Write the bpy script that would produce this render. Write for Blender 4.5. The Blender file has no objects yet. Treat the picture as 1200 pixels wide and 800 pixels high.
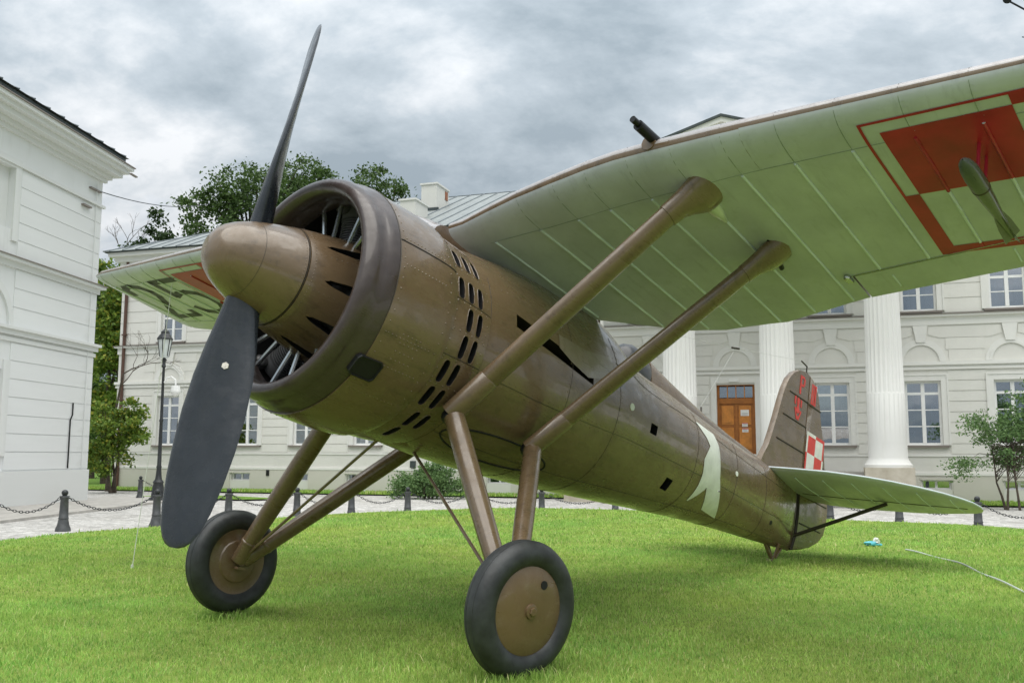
import bpy, bmesh, math, random
import numpy as np
from mathutils import Vector, Matrix

R = math.radians
rnd = random.Random(7)
np.random.seed(11)
scene = bpy.context.scene
col = scene.collection

# ------------------------------------------------------------------ camera
CAM_H, CAM_AL, CAM_RHO, CAM_F = 1.0128, 0.1192, 0.0034, 1113.0
cd = bpy.data.cameras.new('camera')
cam = bpy.data.objects.new('camera', cd)
col.objects.link(cam)
cd.sensor_width = 36.0
cd.lens = 36.0 * CAM_F / 1200.0
cd.clip_start = 0.05
cd.clip_end = 3000
ca, sa = math.cos(CAM_AL), math.sin(CAM_AL)
right = Vector((1, 0, 0)); fwd = Vector((0, ca, sa)); up = Vector((0, -sa, ca))
cr, sr = math.cos(CAM_RHO), math.sin(CAM_RHO)
r2 = right * cr + up * sr
u2 = up * cr - right * sr
cam.matrix_world = Matrix(((r2.x, u2.x, -fwd.x, 0), (r2.y, u2.y, -fwd.y, 0), (r2.z, u2.z, -fwd.z, CAM_H), (0, 0, 0, 1)))
scene.camera = cam

# ------------------------------------------------------------------ world: overcast sky over a Nishita base
SUN_EL, SUN_AZ = R(74), R(172)      # azimuth measured from +Y towards +X
w = bpy.data.worlds.new('World'); scene.world = w
w.use_nodes = True
nt = w.node_tree; nt.nodes.clear()
def N(tree, t, **k):
    n = tree.nodes.new(t)
    for a, b in k.items(): setattr(n, a, b)
    return n
out = N(nt, 'ShaderNodeOutputWorld')
bg = N(nt, 'ShaderNodeBackground'); bg.inputs['Strength'].default_value = 0.1
nt.links.new(bg.outputs[0], out.inputs[0])
sky = N(nt, 'ShaderNodeTexSky', sky_type='NISHITA'); sky.sun_disc = False
sky.sun_elevation = SUN_EL; sky.sun_rotation = SUN_AZ
sky.air_density = 1.0; sky.dust_density = 1.5
tc = N(nt, 'ShaderNodeTexCoord')
sep = N(nt, 'ShaderNodeSeparateXYZ'); nt.links.new(tc.outputs['Generated'], sep.inputs[0])
def M(tree, op, a=None, b=None, c=None, clamp=False):
    n = N(tree, 'ShaderNodeMath', operation=op); n.use_clamp = clamp
    for i, x in enumerate((a, b, c)):
        if x is None: continue
        if isinstance(x, (int, float)): n.inputs[i].default_value = x
        else: tree.links.new(x, n.inputs[i])
    return n.outputs[0]
zc = M(nt, 'MAXIMUM', sep.outputs['Z'], 0.0)
zz = M(nt, 'ADD', zc, 0.42)
px = M(nt, 'DIVIDE', sep.outputs['X'], zz); py = M(nt, 'DIVIDE', sep.outputs['Y'], zz)
cmb = N(nt, 'ShaderNodeCombineXYZ'); nt.links.new(px, cmb.inputs[0]); nt.links.new(py, cmb.inputs[1])
no1 = N(nt, 'ShaderNodeTexNoise'); no1.inputs['Scale'].default_value = 2.7; no1.inputs['Detail'].default_value = 9; no1.inputs['Roughness'].default_value = 0.60; no1.inputs['Distortion'].default_value = 0.15
mp = N(nt, 'ShaderNodeMapping'); mp.inputs['Location'].default_value = (3.1, 0.6, 0); mp.inputs['Rotation'].default_value = (0, 0, 0.35); mp.inputs['Scale'].default_value = (1.0, 1.25, 1)
nt.links.new(cmb.outputs[0], mp.inputs[0]); nt.links.new(mp.outputs[0], no1.inputs[0])
cr1 = N(nt, 'ShaderNodeValToRGB')
e = cr1.color_ramp.elements
e[0].position = 0.37; e[0].color = (1.42, 1.70, 1.93, 1)
e[1].position = 0.655; e[1].color = (3.55, 3.66, 3.78, 1)
m_ = cr1.color_ramp.elements.new(0.5); m_.color = (2.12, 2.40, 2.64, 1)
nt.links.new(no1.outputs['Fac'], cr1.inputs[0])
# second layer: thin gaps to the blue behind
no2 = N(nt, 'ShaderNodeTexNoise'); no2.inputs['Scale'].default_value = 2.2; no2.inputs['Detail'].default_value = 6; no2.inputs['Roughness'].default_value = 0.6
mp2 = N(nt, 'ShaderNodeMapping'); mp2.inputs['Location'].default_value = (7.7, 2.2, 1.0)
nt.links.new(cmb.outputs[0], mp2.inputs[0]); nt.links.new(mp2.outputs[0], no2.inputs[0])
cr2 = N(nt, 'ShaderNodeValToRGB'); cr2.color_ramp.elements[0].position = 0.26; cr2.color_ramp.elements[0].color = (0.7, 0.7, 0.7, 1); cr2.color_ramp.elements[1].position = 0.42; cr2.color_ramp.elements[1].color = (1, 1, 1, 1)
nt.links.new(no2.outputs['Fac'], cr2.inputs[0])
# overcast luminance grows with altitude (CIE overcast law: (1 + 2 sin h) / 3)
lum = M(nt, 'MULTIPLY_ADD', zc, 1.45, 0.70)
sc1 = N(nt, 'ShaderNodeVectorMath', operation='SCALE'); nt.links.new(cr1.outputs[0], sc1.inputs[0]); nt.links.new(lum, sc1.inputs['Scale'])
mixw = N(nt, 'ShaderNodeMix', data_type='RGBA')
nt.links.new(cr2.outputs[0], mixw.inputs[0]); nt.links.new(sky.outputs[0], mixw.inputs[6]); nt.links.new(sc1.outputs[0], mixw.inputs[7])
nt.links.new(mixw.outputs[2], bg.inputs['Color'])

# ------------------------------------------------------------------ sun (veiled by cloud)
sl = bpy.data.lights.new('sun', 'SUN'); sl.energy = 1.35; sl.angle = R(75); sl.color = (1.0, 0.95, 0.87)
so = bpy.data.objects.new('sun', sl); col.objects.link(so)
sd = Vector((math.sin(SUN_AZ) * math.cos(SUN_EL), math.cos(SUN_AZ) * math.cos(SUN_EL), math.sin(SUN_EL)))
so.rotation_euler = sd.to_track_quat('Z', 'Y').to_euler()
so.location = sd * 60

# ------------------------------------------------------------------ exposure
scene.view_settings.view_transform = 'Standard'
scene.view_settings.look = 'None'
scene.view_settings.gamma = 1.0
scene.view_settings.use_curve_mapping = False
scene.view_settings.exposure = 1.22
scene.render.engine = 'CYCLES'
scene.cycles.use_denoising = True
scene.cycles.max_bounces = 8
scene.cycles.transparent_max_bounces = 16

# ================================================================== helpers
def tag(o, label=None, cat=None, group=None, kind=None):
    if label: o['label'] = label
    if cat: o['category'] = cat
    if group: o['group'] = group
    if kind: o['kind'] = kind
    return o

def empty(name, loc=(0, 0, 0), rz=0):
    o = bpy.data.objects.new(name, None); col.objects.link(o)
    o.location = loc; o.rotation_euler = (0, 0, rz); o.empty_display_size = 0.3
    return o

class MB:
    """collects geometry; build() links it as one mesh object"""
    def __init__(s, xf=None):
        s.v = []; s.f = []; s.m = []; s.xf = xf
    def add(s, vs, fs, mat=0):
        b = len(s.v); s.v += [tuple(p) for p in vs]
        for f in fs:
            s.f.append([b + i for i in f]); s.m.append(mat)
        return s
    def box(s, lo, hi, mat=0):
        (a, b, c), (d, e_, f) = lo, hi
        return s.add([(a, b, c), (d, b, c), (d, e_, c), (a, e_, c), (a, b, f), (d, b, f), (d, e_, f), (a, e_, f)],
                     [(0, 3, 2, 1), (4, 5, 6, 7), (0, 1, 5, 4), (1, 2, 6, 5), (2, 3, 7, 6), (3, 0, 4, 7)], mat)
    def grid(s, rows, close_u=False, close_v=False, mat=0, caps=False, matf=None):
        n = len(rows); m = len(rows[0]); vs = [p for r in rows for p in r]; fs = []; ms = []
        for i in range(n if close_u else n - 1):
            for j in range(m if close_v else m - 1):
                a, b = i, (i + 1) % n; c, d = j, (j + 1) % m
                fs.append((a * m + c, a * m + d, b * m + d, b * m + c)); ms.append(matf(i, j) if matf else mat)
        if caps:
            fs.append(tuple(range(m))); ms.append(mat); fs.append(tuple((n - 1) * m + j for j in reversed(range(m)))); ms.append(mat)
        b0 = len(s.v); s.v += [tuple(p) for p in vs]
        for f, mm in zip(fs, ms): s.f.append([b0 + i for i in f]); s.m.append(mm)
        return s
    def tube(s, path, rad, n=8, mat=0, caps=True, flat=None):
        """path of points; rad number or list; flat=(dir, factor) stretches the section along dir"""
        P = [Vector(p) for p in path]; rows = []
        if not isinstance(rad, (list, tuple)): rad = [rad] * len(P)
        ref = None
        for i, p in enumerate(P):
            t = (P[min(i + 1, len(P) - 1)] - P[max(i - 1, 0)]).normalized()
            if ref is None:
                ref = Vector((0, 0, 1)) if abs(t.z) < 0.9 else Vector((1, 0, 0))
                if flat: ref = Vector(flat[0])
            a = (ref - t * ref.dot(t)).normalized(); b = t.cross(a); ref = a
            k = flat[1] if flat else 1.0
            rows.append([p + a * (math.cos(q) * rad[i] * k) + b * (math.sin(q) * rad[i]) for q in [2 * math.pi * j / n for j in range(n)]])
        return s.grid(rows, close_v=True, mat=mat, caps=caps)
    def lathe(s, prof, axis='u', n=48, mat=0, c=(0, 0, 0), closed=False, matf=None):
        """prof (x along axis, r)"""
        rows = []
        for x, r in prof:
            row = []
            for j in range(n):
                q = 2 * math.pi * j / n; a, b = math.sin(q) * r, math.cos(q) * r
                if axis == 'u': row.append((c[0] + x, c[1] + a, c[2] + b))
                elif axis == 'v': row.append((c[0] + a, c[1] + x, c[2] + b))
                else: row.append((c[0] + a, c[1] + b, c[2] + x))
            rows.append(row)
        return s.grid(rows, close_u=closed, close_v=True, mat=mat, matf=matf)
    def prism(s, poly, off, mat=0):
        n = len(poly); off = Vector(off)
        vs = [Vector(p) for p in poly] + [Vector(p) + off for p in poly]
        fs = [tuple(range(n)), tuple(range(2 * n - 1, n - 1, -1))] + [(i, (i + 1) % n, n + (i + 1) % n, n + i) for i in range(n)]
        return s.add(vs, fs, mat)
    def ball(s, c, r, n=10, m=7, sc=(1, 1, 1), mat=0):
        rows = []
        for i in range(m + 1):
            a = math.pi * i / m
            rr = max(math.sin(a), 1e-3) * r; z = math.cos(a) * r
            rows.append([(c[0] + rr * math.cos(q) * sc[0], c[1] + rr * math.sin(q) * sc[1], c[2] + z * sc[2]) for q in [2 * math.pi * j / n for j in range(n)]])
        return s.grid(rows, close_v=True, mat=mat, caps=True)
    def mesh(s, name, mats, smooth=35, recalc=True):
        me = bpy.data.meshes.new(name)
        vs = [s.xf(p) for p in s.v] if s.xf else s.v
        me.from_pydata([tuple(p) for p in vs], [], s.f)
        for m in mats: me.materials.append(m)
        if len(mats) > 1: me.polygons.foreach_set('material_index', s.m)
        if recalc:
            bm = bmesh.new(); bm.from_mesh(me)
            bmesh.ops.remove_doubles(bm, verts=bm.verts, dist=1e-6)
            bmesh.ops.recalc_face_normals(bm, faces=bm.faces); bm.to_mesh(me); bm.free()
        if smooth:
            me.shade_smooth(); me.set_sharp_from_angle(angle=R(smooth))
        me.update()
        return me
    def build(s, name, mat, parent=None, smooth=35, recalc=True):
        mats = mat if isinstance(mat, (list, tuple)) else [mat]
        o = bpy.data.objects.new(name, s.mesh(name, mats, smooth, recalc)); col.objects.link(o)
        if parent: o.parent = parent
        return o

def boolean(o, cutter):
    md = o.modifiers.new('cut', 'BOOLEAN'); md.object = cutter; md.operation = 'DIFFERENCE'; md.solver = 'EXACT'
    try: md.material_mode = 'TRANSFER'
    except Exception: pass
    bpy.context.view_layer.update()
    dg = bpy.context.evaluated_depsgraph_get()
    me = bpy.data.meshes.new_from_object(o.evaluated_get(dg), preserve_all_data_layers=True, depsgraph=dg)
    o.modifiers.clear(); old = o.data; o.data = me; me.name = old.name
    me.shade_smooth(); me.set_sharp_from_angle(angle=R(32))
    bpy.data.objects.remove(cutter, do_unlink=True)

# ------------------------------------------------------------------ materials
def mat_new(name):
    m = bpy.data.materials.new(name); m.use_nodes = True
    t = m.node_tree; b = t.nodes['Principled BSDF']
    return m, t, b
def coords(t, kind='Object', scale=1.0, vec=None):
    tcn = N(t, 'ShaderNodeTexCoord'); mpn = N(t, 'ShaderNodeMapping')
    mpn.inputs['Scale'].default_value = vec if vec else (scale,) * 3
    t.links.new(tcn.outputs[kind], mpn.inputs[0]); return mpn.outputs[0]
def noise(t, vec, scale, detail=4, rough=0.55):
    n = N(t, 'ShaderNodeTexNoise'); n.inputs['Scale'].default_value = scale; n.inputs['Detail'].default_value = detail; n.inputs['Roughness'].default_value = rough
    if vec is not None: t.links.new(vec, n.inputs[0])
    return n.outputs['Fac']
def ramp(t, fac, stops):
    r = N(t, 'ShaderNodeValToRGB'); el = r.color_ramp.elements
    while len(el) < len(stops): el.new(0.5)
    for x, (p, c) in zip(el, stops):
        x.position = p; x.color = tuple(c) + (1,) if len(c) == 3 else c
    t.links.new(fac, r.inputs[0]); return r.outputs[0]
def bump(t, b, h, strength=0.2, dist=0.01):
    n = N(t, 'ShaderNodeBump'); n.inputs['Strength'].default_value = strength; n.inputs['Distance'].default_value = dist
    t.links.new(h, n.inputs['Height']); t.links.new(n.outputs[0], b.inputs['Normal'])
def simple(name, c, rough=0.5, metal=0.0, spec=0.5, var=0.12, scale=6.0, coat=0.0, bmp=0.0, bscale=40.0, world=False):
    m, t, b = mat_new(name)
    co = coords(t)
    k1 = tuple(max(0, x * (1 - var)) for x in c); k2 = tuple(min(1, x * (1 + var)) for x in c)
    nz = noise(t, co, scale, 5, 0.6)
    t.links.new(ramp(t, nz, [(0.3, k1), (0.7, k2)]), b.inputs['Base Color'])
    b.inputs['Roughness'].default_value = rough; b.inputs['Metallic'].default_value = metal
    b.inputs['Specular IOR Level'].default_value = spec; b.inputs['Coat Weight'].default_value = coat
    b.inputs['Coat Roughness'].default_value = 0.12
    if bmp: bump(t, b, noise(t, co, bscale, 3), bmp, 0.004)
    return m

def paint(name, c, dirt, rough=0.3, coat=0.5, streak=0.5):
    """aged gloss aircraft paint: patchy tone, dirt specks, uneven gloss, slightly wavy sheet"""
    m, t, b = mat_new(name)
    co = coords(t)
    n1 = noise(t, co, 2.3, 6, 0.6); n2 = noise(t, co, 14, 5, 0.65); n3 = noise(t, coords(t, vec=(1.2, 9, 9)), 2.0, 4)
    base = ramp(t, n1, [(0.3, tuple(x * 0.86 for x in c)), (0.7, tuple(x * 1.12 for x in c))])
    mx = N(t, 'ShaderNodeMix', data_type='RGBA'); mx.inputs[7].default_value = dirt + (1,)
    t.links.new(base, mx.inputs[6])
    f1 = ramp(t, n2, [(0.56, (0, 0, 0)), (0.78, (streak, streak, streak))]); t.links.new(f1, mx.inputs[0])
    n4 = noise(t, coords(t, vec=(.9, 7, 4)), 2.6, 6, 0.65)
    mx2 = N(t, 'ShaderNodeMix', data_type='RGBA'); mx2.inputs[7].default_value = tuple(x * .8 for x in dirt) + (1,)
    t.links.new(ramp(t, n4, [(0.56, (0, 0, 0)), (0.72, (streak * .7,) * 3)]), mx2.inputs[0]); t.links.new(mx.outputs[2], mx2.inputs[6])
    t.links.new(mx2.outputs[2], b.inputs['Base Color'])
    rr = ramp(t, n3, [(0.3, (rough * 0.75,) * 3), (0.75, (rough * 1.5,) * 3)])
    t.links.new(rr, b.inputs['Roughness'])
    b.inputs['Coat Weight'].default_value = coat; b.inputs['Coat Roughness'].default_value = 0.07
    hgt = M(t, 'MULTIPLY_ADD', noise(t, co, 3.2, 2, 0.4), 1.0, M(t, 'MULTIPLY', noise(t, co, 11, 2, 0.5), 0.30))
    bump(t, b, hgt, 0.30, 0.03)
    worn = noise(t, co, 5.5, 7, 0.68)
    t.links.new(ramp(t, worn, [(0.47, (0.05,) * 3), (0.53, (0.28,) * 3)]), b.inputs['Coat Roughness'])
    t.links.new(ramp(t, worn, [(0.47, (coat,) * 3), (0.56, (coat * 0.55,) * 3)]), b.inputs['Coat Weight'])
    return m

BROWN = paint('brown_aircraft_paint', (0.148, 0.098, 0.054), (0.070, 0.047, 0.027), 0.28, 0.7, 0.8)
BROWN2 = paint('brown_hub_paint', (0.140, 0.088, 0.043), (0.26, 0.21, 0.15), 0.34, 0.5, 0.35)
RINGM = paint('dark_purple_brown_ring', (0.046, 0.031, 0.027), (0.082, 0.062, 0.054), 0.32, 0.4)
GREENM = paint('pale_green_underside', (0.475, 0.505, 0.545), (0.37, 0.40, 0.42), 0.38, 0.2, 0.6)
GREENR = simple('pale_green_rib', (0.62, 0.69, 0.74), 0.35, var=0.06)
BLADE = paint('black_propeller_lacquer', (0.019, 0.023, 0.030), (0.036, 0.041, 0.048), 0.25, 0.35, 0.3)
RUBBER = simple('tyre_rubber', (0.026, 0.029, 0.030), 0.5, var=0.55, scale=11, bmp=0.25, bscale=60)
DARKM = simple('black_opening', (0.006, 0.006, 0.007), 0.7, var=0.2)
GUNM = simple('gun_steel', (0.02, 0.021, 0.022), 0.4, metal=0.5)
SEAMM = simple('panel_joint', (0.035, 0.026, 0.016), 0.6)
STEEL = simple('bright_steel_tube', (0.52, 0.55, 0.56), 0.25, metal=0.9)
ENG = simple('engine_grey', (0.20, 0.20, 0.205), 0.45, metal=0.3)
REDM = simple('insignia_red', (0.36, 0.012, 0.03), 0.42, var=0.22, scale=5)
REDB = simple('marking_red', (0.62, 0.045, 0.035), 0.45, var=0.15, scale=10)
WHITEM = simple('marking_white', (0.70, 0.72, 0.66), 0.45, var=0.14, scale=8)
BLACKP = simple('number_black', (0.018, 0.020, 0.016), 0.5, var=0.2)
HEMP = simple('weathered_wire', (0.45, 0.46, 0.44), 0.6)
LENSM = simple('lamp_glass', (0.55, 0.60, 0.52), 0.12, var=0.05, coat=1.0)
LEATHER = simple('headrest_leather', (0.018, 0.019, 0.021), 0.35, var=0.3, coat=0.3)
TROUGHM = simple('dark_brown_trough', (0.028, 0.021, 0.014), 0.6, var=0.4)  # dark brown inside of the gun trough
ALLOY = paint('worn_alloy_panel', (0.22, 0.175, 0.13), (0.13, 0.095, 0.06), 0.3, 0.7, 1.0)
LEDGE = paint('painted_sheen_leading_edge', (0.37, 0.345, 0.34), (0.20, 0.16, 0.13), 0.3, 0.6, 0.8)  # pale tone paints the sky's grazing reflection into the wing nose colour
BOMBM = paint('bomb_green', (0.062, 0.076, 0.064), (0.04, 0.05, 0.042), 0.3, 0.4)

# ================================================================== AIRPLANE
AX_A = Vector((0.6359, 0.7303, -0.2508)); 
PSI, TH, PH = 0.8545, 0.2535, -0.0178
c_, s_ = math.cos, math.sin
a_ = Vector((c_(PSI) * c_(TH), s_(PSI) * c_(TH), -s_(TH)))
p0 = Vector((s_(PSI), -c_(PSI), 0)); w0 = Vector((c_(PSI) * s_(TH), s_(PSI) * s_(TH), c_(TH)))
pt_ = p0 * c_(PH) + w0 * s_(PH); w_ = w0 * c_(PH) - p0 * s_(PH)
ORG = Vector((-1.3443, 4.8304, 1.9879))
def body(u, v, ww): return ORG + a_ * u + pt_ * v + w_ * ww
basep = body(1.15, 0, 0); basep.z = 0
d0 = basep - ORG
OFF = Vector((-d0.dot(a_), d0.dot(pt_), d0.dot(w_)))
def XF(p): return (-p[0] - OFF.x, p[1] - OFF.y, p[2] - OFF.z)
plane = bpy.data.objects.new('fighter_airplane', None); col.objects.link(plane)
fx = -a_
plane.matrix_world = Matrix(((fx.x, pt_.x, w_.x, basep.x), (fx.y, pt_.y, w_.y, basep.y), (fx.z, pt_.z, w_.z, basep.z), (0, 0, 0, 1)))
tag(plane, 'brown gull winged fighter airplane with black two blade propeller standing on the lawn', 'airplane')
def A(): return MB(XF)

# ---- fuselage surface
FT = [(1.12, .605, .60, -.625, -.01), (1.4, .605, .655, -.638, 0), (1.8, .59, .72, -.63, 0), (2.3, .56, .77, -.60, .02), (2.65, .535, .79, -.57, .04), (2.8, .522, .735, -.555, .05), (3.0, .503, .60, -.535, .05), (3.2, .485, .54, -.515, .05), (3.7, .43, .495, -.465, .05), (4.4, .345, .455, -.40, .05), (5.0, .265, .43, -.36, .05), (5.6, .185, .415, -.33, .05), (6.1, .115, .40, -.305, .05), (6.45, .05, .385, -.285, .05)]
FN = 2.15
NTOP = [(1.2, 2.15), (1.8, 1.9), (2.2, 1.62), (2.7, 1.55), (3.1, 1.85), (3.7, 2.15)]
def fpar(u):
    """smooth (Catmull-Rom) section parameters at station u"""
    k = 0
    while k < len(FT) - 2 and u > FT[k + 1][0]: k += 1
    a, b = FT[k], FT[k + 1]; pa = FT[max(k - 1, 0)]; nb = FT[min(k + 2, len(FT) - 1)]
    h = b[0] - a[0]; t = (u - a[0]) / h; o = []
    for j in range(1, 5):
        ma = (b[j] - pa[j]) / (b[0] - pa[0]) * h; mb = (nb[j] - a[j]) / (nb[0] - a[0]) * h
        o.append((2 * t ** 3 - 3 * t * t + 1) * a[j] + (t ** 3 - 2 * t * t + t) * ma + (-2 * t ** 3 + 3 * t * t) * b[j] + (t ** 3 - t * t) * mb)
    return o
def fus(u, deg, off=0.0):
    hw, tp, bt, wc = fpar(u); q = R(deg); c, s = math.cos(q), math.sin(q)
    h = (tp - wc) if c > 0 else (wc - bt)
    n_ = FN
    if c > 0:
        for (ua, na), (ub, nb_) in zip(NTOP[:-1], NTOP[1:]):
            if ua <= u <= ub: n_ = na + (nb_ - na) * (u - ua) / (ub - ua)
    p = Vector((u, (hw) * math.copysign(abs(s) ** (2 / n_), s), wc + h * math.copysign(abs(c) ** (2 / n_), c)))
    if off:
        n = Vector((0, s / max(hw, .02), c / max(h, .02))).normalized(); p = p + n * off
    return p
mb = A(); rows = []
us = [1.12 + (6.45 - 1.12) * i / 88 for i in range(89)]
for u in us: rows.append([fus(u, 360 * j / 72) for j in range(72)])
mb.grid(rows, close_v=True, caps=True)
fuselage = mb.build('fuselage', [BROWN, DARKM, BROWN2], plane, 32)
# openings: cockpit, gun trough, hand holes
mb = A()
mb.ball((3.22, 0, .68), 1.0, 36, 20, (.46, .385, .375), 0)
cut = mb.build('cutter', [DARKM], plane); boolean(fuselage, cut)
mb = A()
mb.prism([(1.42, .42, .24), (1.42, .70, .24), (1.42, .70, .135), (1.42, .47, .135)], (0, 0, 0), 0)
mb = A()
mb.grid([[(1.42, .44, .222), (1.42, .75, .222), (1.42, .75, .142), (1.42, .44, .142)], [(2.27, .44, .142), (2.27, .70, .142), (2.27, .70, .056), (2.27, .44, .056)]], close_v=True, caps=True)
cut = mb.build('cutter', [TROUGHM], plane); boolean(fuselage, cut)
for u, dg, su, sw in ((3.13, 93.8, .050, .036), (3.60, 128.1, .055, .042)):
    c = fus(u, dg); mb = A(); mb.box((c.x - su, c.y - .10, c.z - sw), (c.x + su, c.y + .12, c.z + sw))
    cut = mb.build('cutter', [DARKM], plane); boolean(fuselage, cut)
# panel joints and rivet rows of the fuselage
def seam_path(pts, name='panel_joint', r=.0019, parent=fuselage, mat=SEAMM):
    return A().tube(pts, r, 5, caps=False).build(name, mat, parent)
for dg, ua, ub in ((62, 2.6, 6.1), (108, 1.2, 6.3), (150, 1.2, 5.9), (-108, 1.2, 6.3), (-62, 2.6, 6.1)):
    seam_path([fus(ua + (ub - ua) * i / 40, dg, .0004) for i in range(41)])
for u in (2.02, 2.62, 3.9, 4.75, 5.5):
    seam_path([fus(u, 45 + 270 * i / 40, .0004) for i in range(41)])
seam_path([fus(1.19, 55 + 250 * i / 40, .0004) for i in range(41)])
def rivets(points, name='rivet_rows', parent=fuselage, mat=BROWN, r=.0045, xf=None):
    mb = MB(xf or XF)
    for p, n in points:
        p = Vector(p); n = Vector(n).normalized(); t = n.cross(Vector((0.3, 0.2, 1))).normalized(); b = n.cross(t)
        q = [p + (t * math.cos(k) + b * math.sin(k)) * r for k in [2 * math.pi * j / 6 for j in range(6)]]
        mb.add(q + [p + n * r * .7], [(j, (j + 1) % 6, 6) for j in range(6)])
    o = mb.build(name, mat, parent); o['kind'] = 'stuff'; return o
pp = []
def frn(u, dg):
    p = fus(u, dg); return p, (fus(u, dg, .05) - p)
for dg in (60, 110, 106, 148, -110):
    u = 1.3
    while u < 6.0: pp.append(frn(u, dg)); u += .055
for u0_ in (2.0, 2.64, 3.92, 4.77):
    for k in range(40): pp.append(frn(u0_, 50 + k * 4.2))
rivets(pp)
# oval tank hatch on the belly side
seam_path([fus(1.72 + .48 * math.cos(q), 147.5 + 11.5 * math.sin(q), .001) for q in [2 * math.pi * i / 48 for i in range(49)]], 'tank_hatch_joint', .006, fuselage, DARKM)
# white ribbon marking
def rib_strip(mb, rowsdef, ns=6):
    full = []
    for (A0, A1), (B0, B1) in zip(rowsdef[:-1], rowsdef[1:]):
        for k in range(ns):
            t = k / ns; l = [A0[i] + (B0[i] - A0[i]) * t for i in (0, 1)]; r = [A1[i] + (B1[i] - A1[i]) * t for i in (0, 1)]
            full.append([fus(l[0] + (r[0] - l[0]) * j / 6, l[1] + (r[1] - l[1]) * j / 6, .003) for j in range(7)])
    l, r = rowsdef[-1]
    full.append([fus(l[0] + (r[0] - l[0]) * j / 6, l[1] + (r[1] - l[1]) * j / 6, .003) for j in range(7)])
    mb.grid(full)
mb = A()
rib_strip(mb, [((3.89, 59.7), (3.923, 58.1)), ((4.059, 70.7), (4.254, 57.5)), ((4.126, 77.7), (4.313, 68.9)), ((4.03, 92.9), (4.346, 86.1)), ((4.057, 105.7), (4.392, 101.1)), ((4.058, 118.0), (4.475, 114.3))])
rib_strip(mb, [((4.058, 118.0), (4.215, 116.6)), ((4.035, 137.1), (4.055, 137.1))])
rib_strip(mb, [((4.215, 116.6), (4.475, 114.3)), ((4.362, 142.6), (4.692, 149.5))])
mb.build('ribbon_marking', WHITEM, fuselage, 60)['label'] = 'white painted forked ribbon on the rear fuselage'
for u, dg, r, m, nm in ((2.776, 87.4, .026, WHITEM, 'filler_cap'), (4.73, 87.6, .022, WHITEM, 'filler_cap'), (5.753, 119.5, .022, DARKM, 'drain_hole')):
    c = fus(u, dg, .001); n = (fus(u, dg, .05) - c).normalized()
    A().tube([c - n * .004, c + n * .004], r, 14).build(nm, m, fuselage)
# handle in front of the cockpit
A().tube([fus(2.50, 16, -.005), fus(2.52, 18, .055), fus(2.66, 24, .055), fus(2.68, 28, -.005)], .008, 6).build('hand_grip', SEAMM, fuselage)
A().tube([(4.5, .03, .50), (4.53, 0, .60)], .008, 6).build('aerial_mast', SEAMM, fuselage)
# cockpit rim and headrest
rim = []
for i in range(41):
    q = 2 * math.pi * i / 40
    u = 3.33 + .47 * math.cos(q)
    y = math.sin(q)
    rim.append((u, y))
# headrest: rounded leather pad with tapering fairing
mb = A(); rows = []
for u, hw_, top_, bot_ in ((3.20, .03, .60, .42), (3.22, .085, .69, .40), (3.27, .118, .735, .38), (3.34, .128, .755, .36), (3.42, .125, .75, .36), (3.50, .112, .725, .36), (3.57, .10, .70, .38), (3.60, .09, .68, .40)):
    cz = (top_ + bot_) / 2; hz = (top_ - bot_) / 2
    rows.append([(u, hw_ * math.sin(q), cz + hz * math.copysign(abs(math.cos(q)) ** .8, math.cos(q))) for q in [2 * math.pi * j / 18 for j in range(18)]])
mb.grid(rows, close_v=True, caps=True); mb.build('headrest', LEATHER, plane, 60)
mb = A(); rows = []
for u, hw_, top_, bot_ in ((3.58, .104, .715, .42), (3.7, .108, .685, .42), (3.9, .104, .645, .41), (4.2, .094, .595, .40), (4.6, .076, .535, .39), (5.0, .058, .492, .38), (5.4, .044, .458, .37), (5.75, .034, .432, .37)):
    rows.append([(u, hw_ * math.copysign(abs(math.sin(q)) ** .7, math.sin(q)) * (1.0 if math.cos(q) > 0 else 1.35), (bot_ + (top_ - bot_) * max(0, math.cos(q)) ** .8) if math.cos(q) > 0 else bot_ - .03) for q in [2 * math.pi * j / 24 for j in range(24)]])
mb.grid(rows, close_v=True, caps=True); mb.build('spine_fairing', BROWN, plane, 50)
# bare alloy panel beside the coaming
mb = A(); rows = []
for u, t0, t1 in ((1.86, 67.5, 75), (2.0, 66.5, 78.5), (2.2, 65, 81.5), (2.42, 62, 77), (2.54, 60, 67)):
    rows.append([fus(u, t0 + (t1 - t0) * k / 10, .0025) for k in range(11)])
mb.grid(rows); mb.build('alloy_panel', ALLOY, fuselage, 60)

# ---- cowling
def arc(c, ru, rr, a0, a1, n):
    return [(c[0] + ru * math.cos(R(a0 + (a1 - a0) * i / n)), c[1] + rr * math.sin(R(a0 + (a1 - a0) * i / n))) for i in range(n + 1)]
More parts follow.
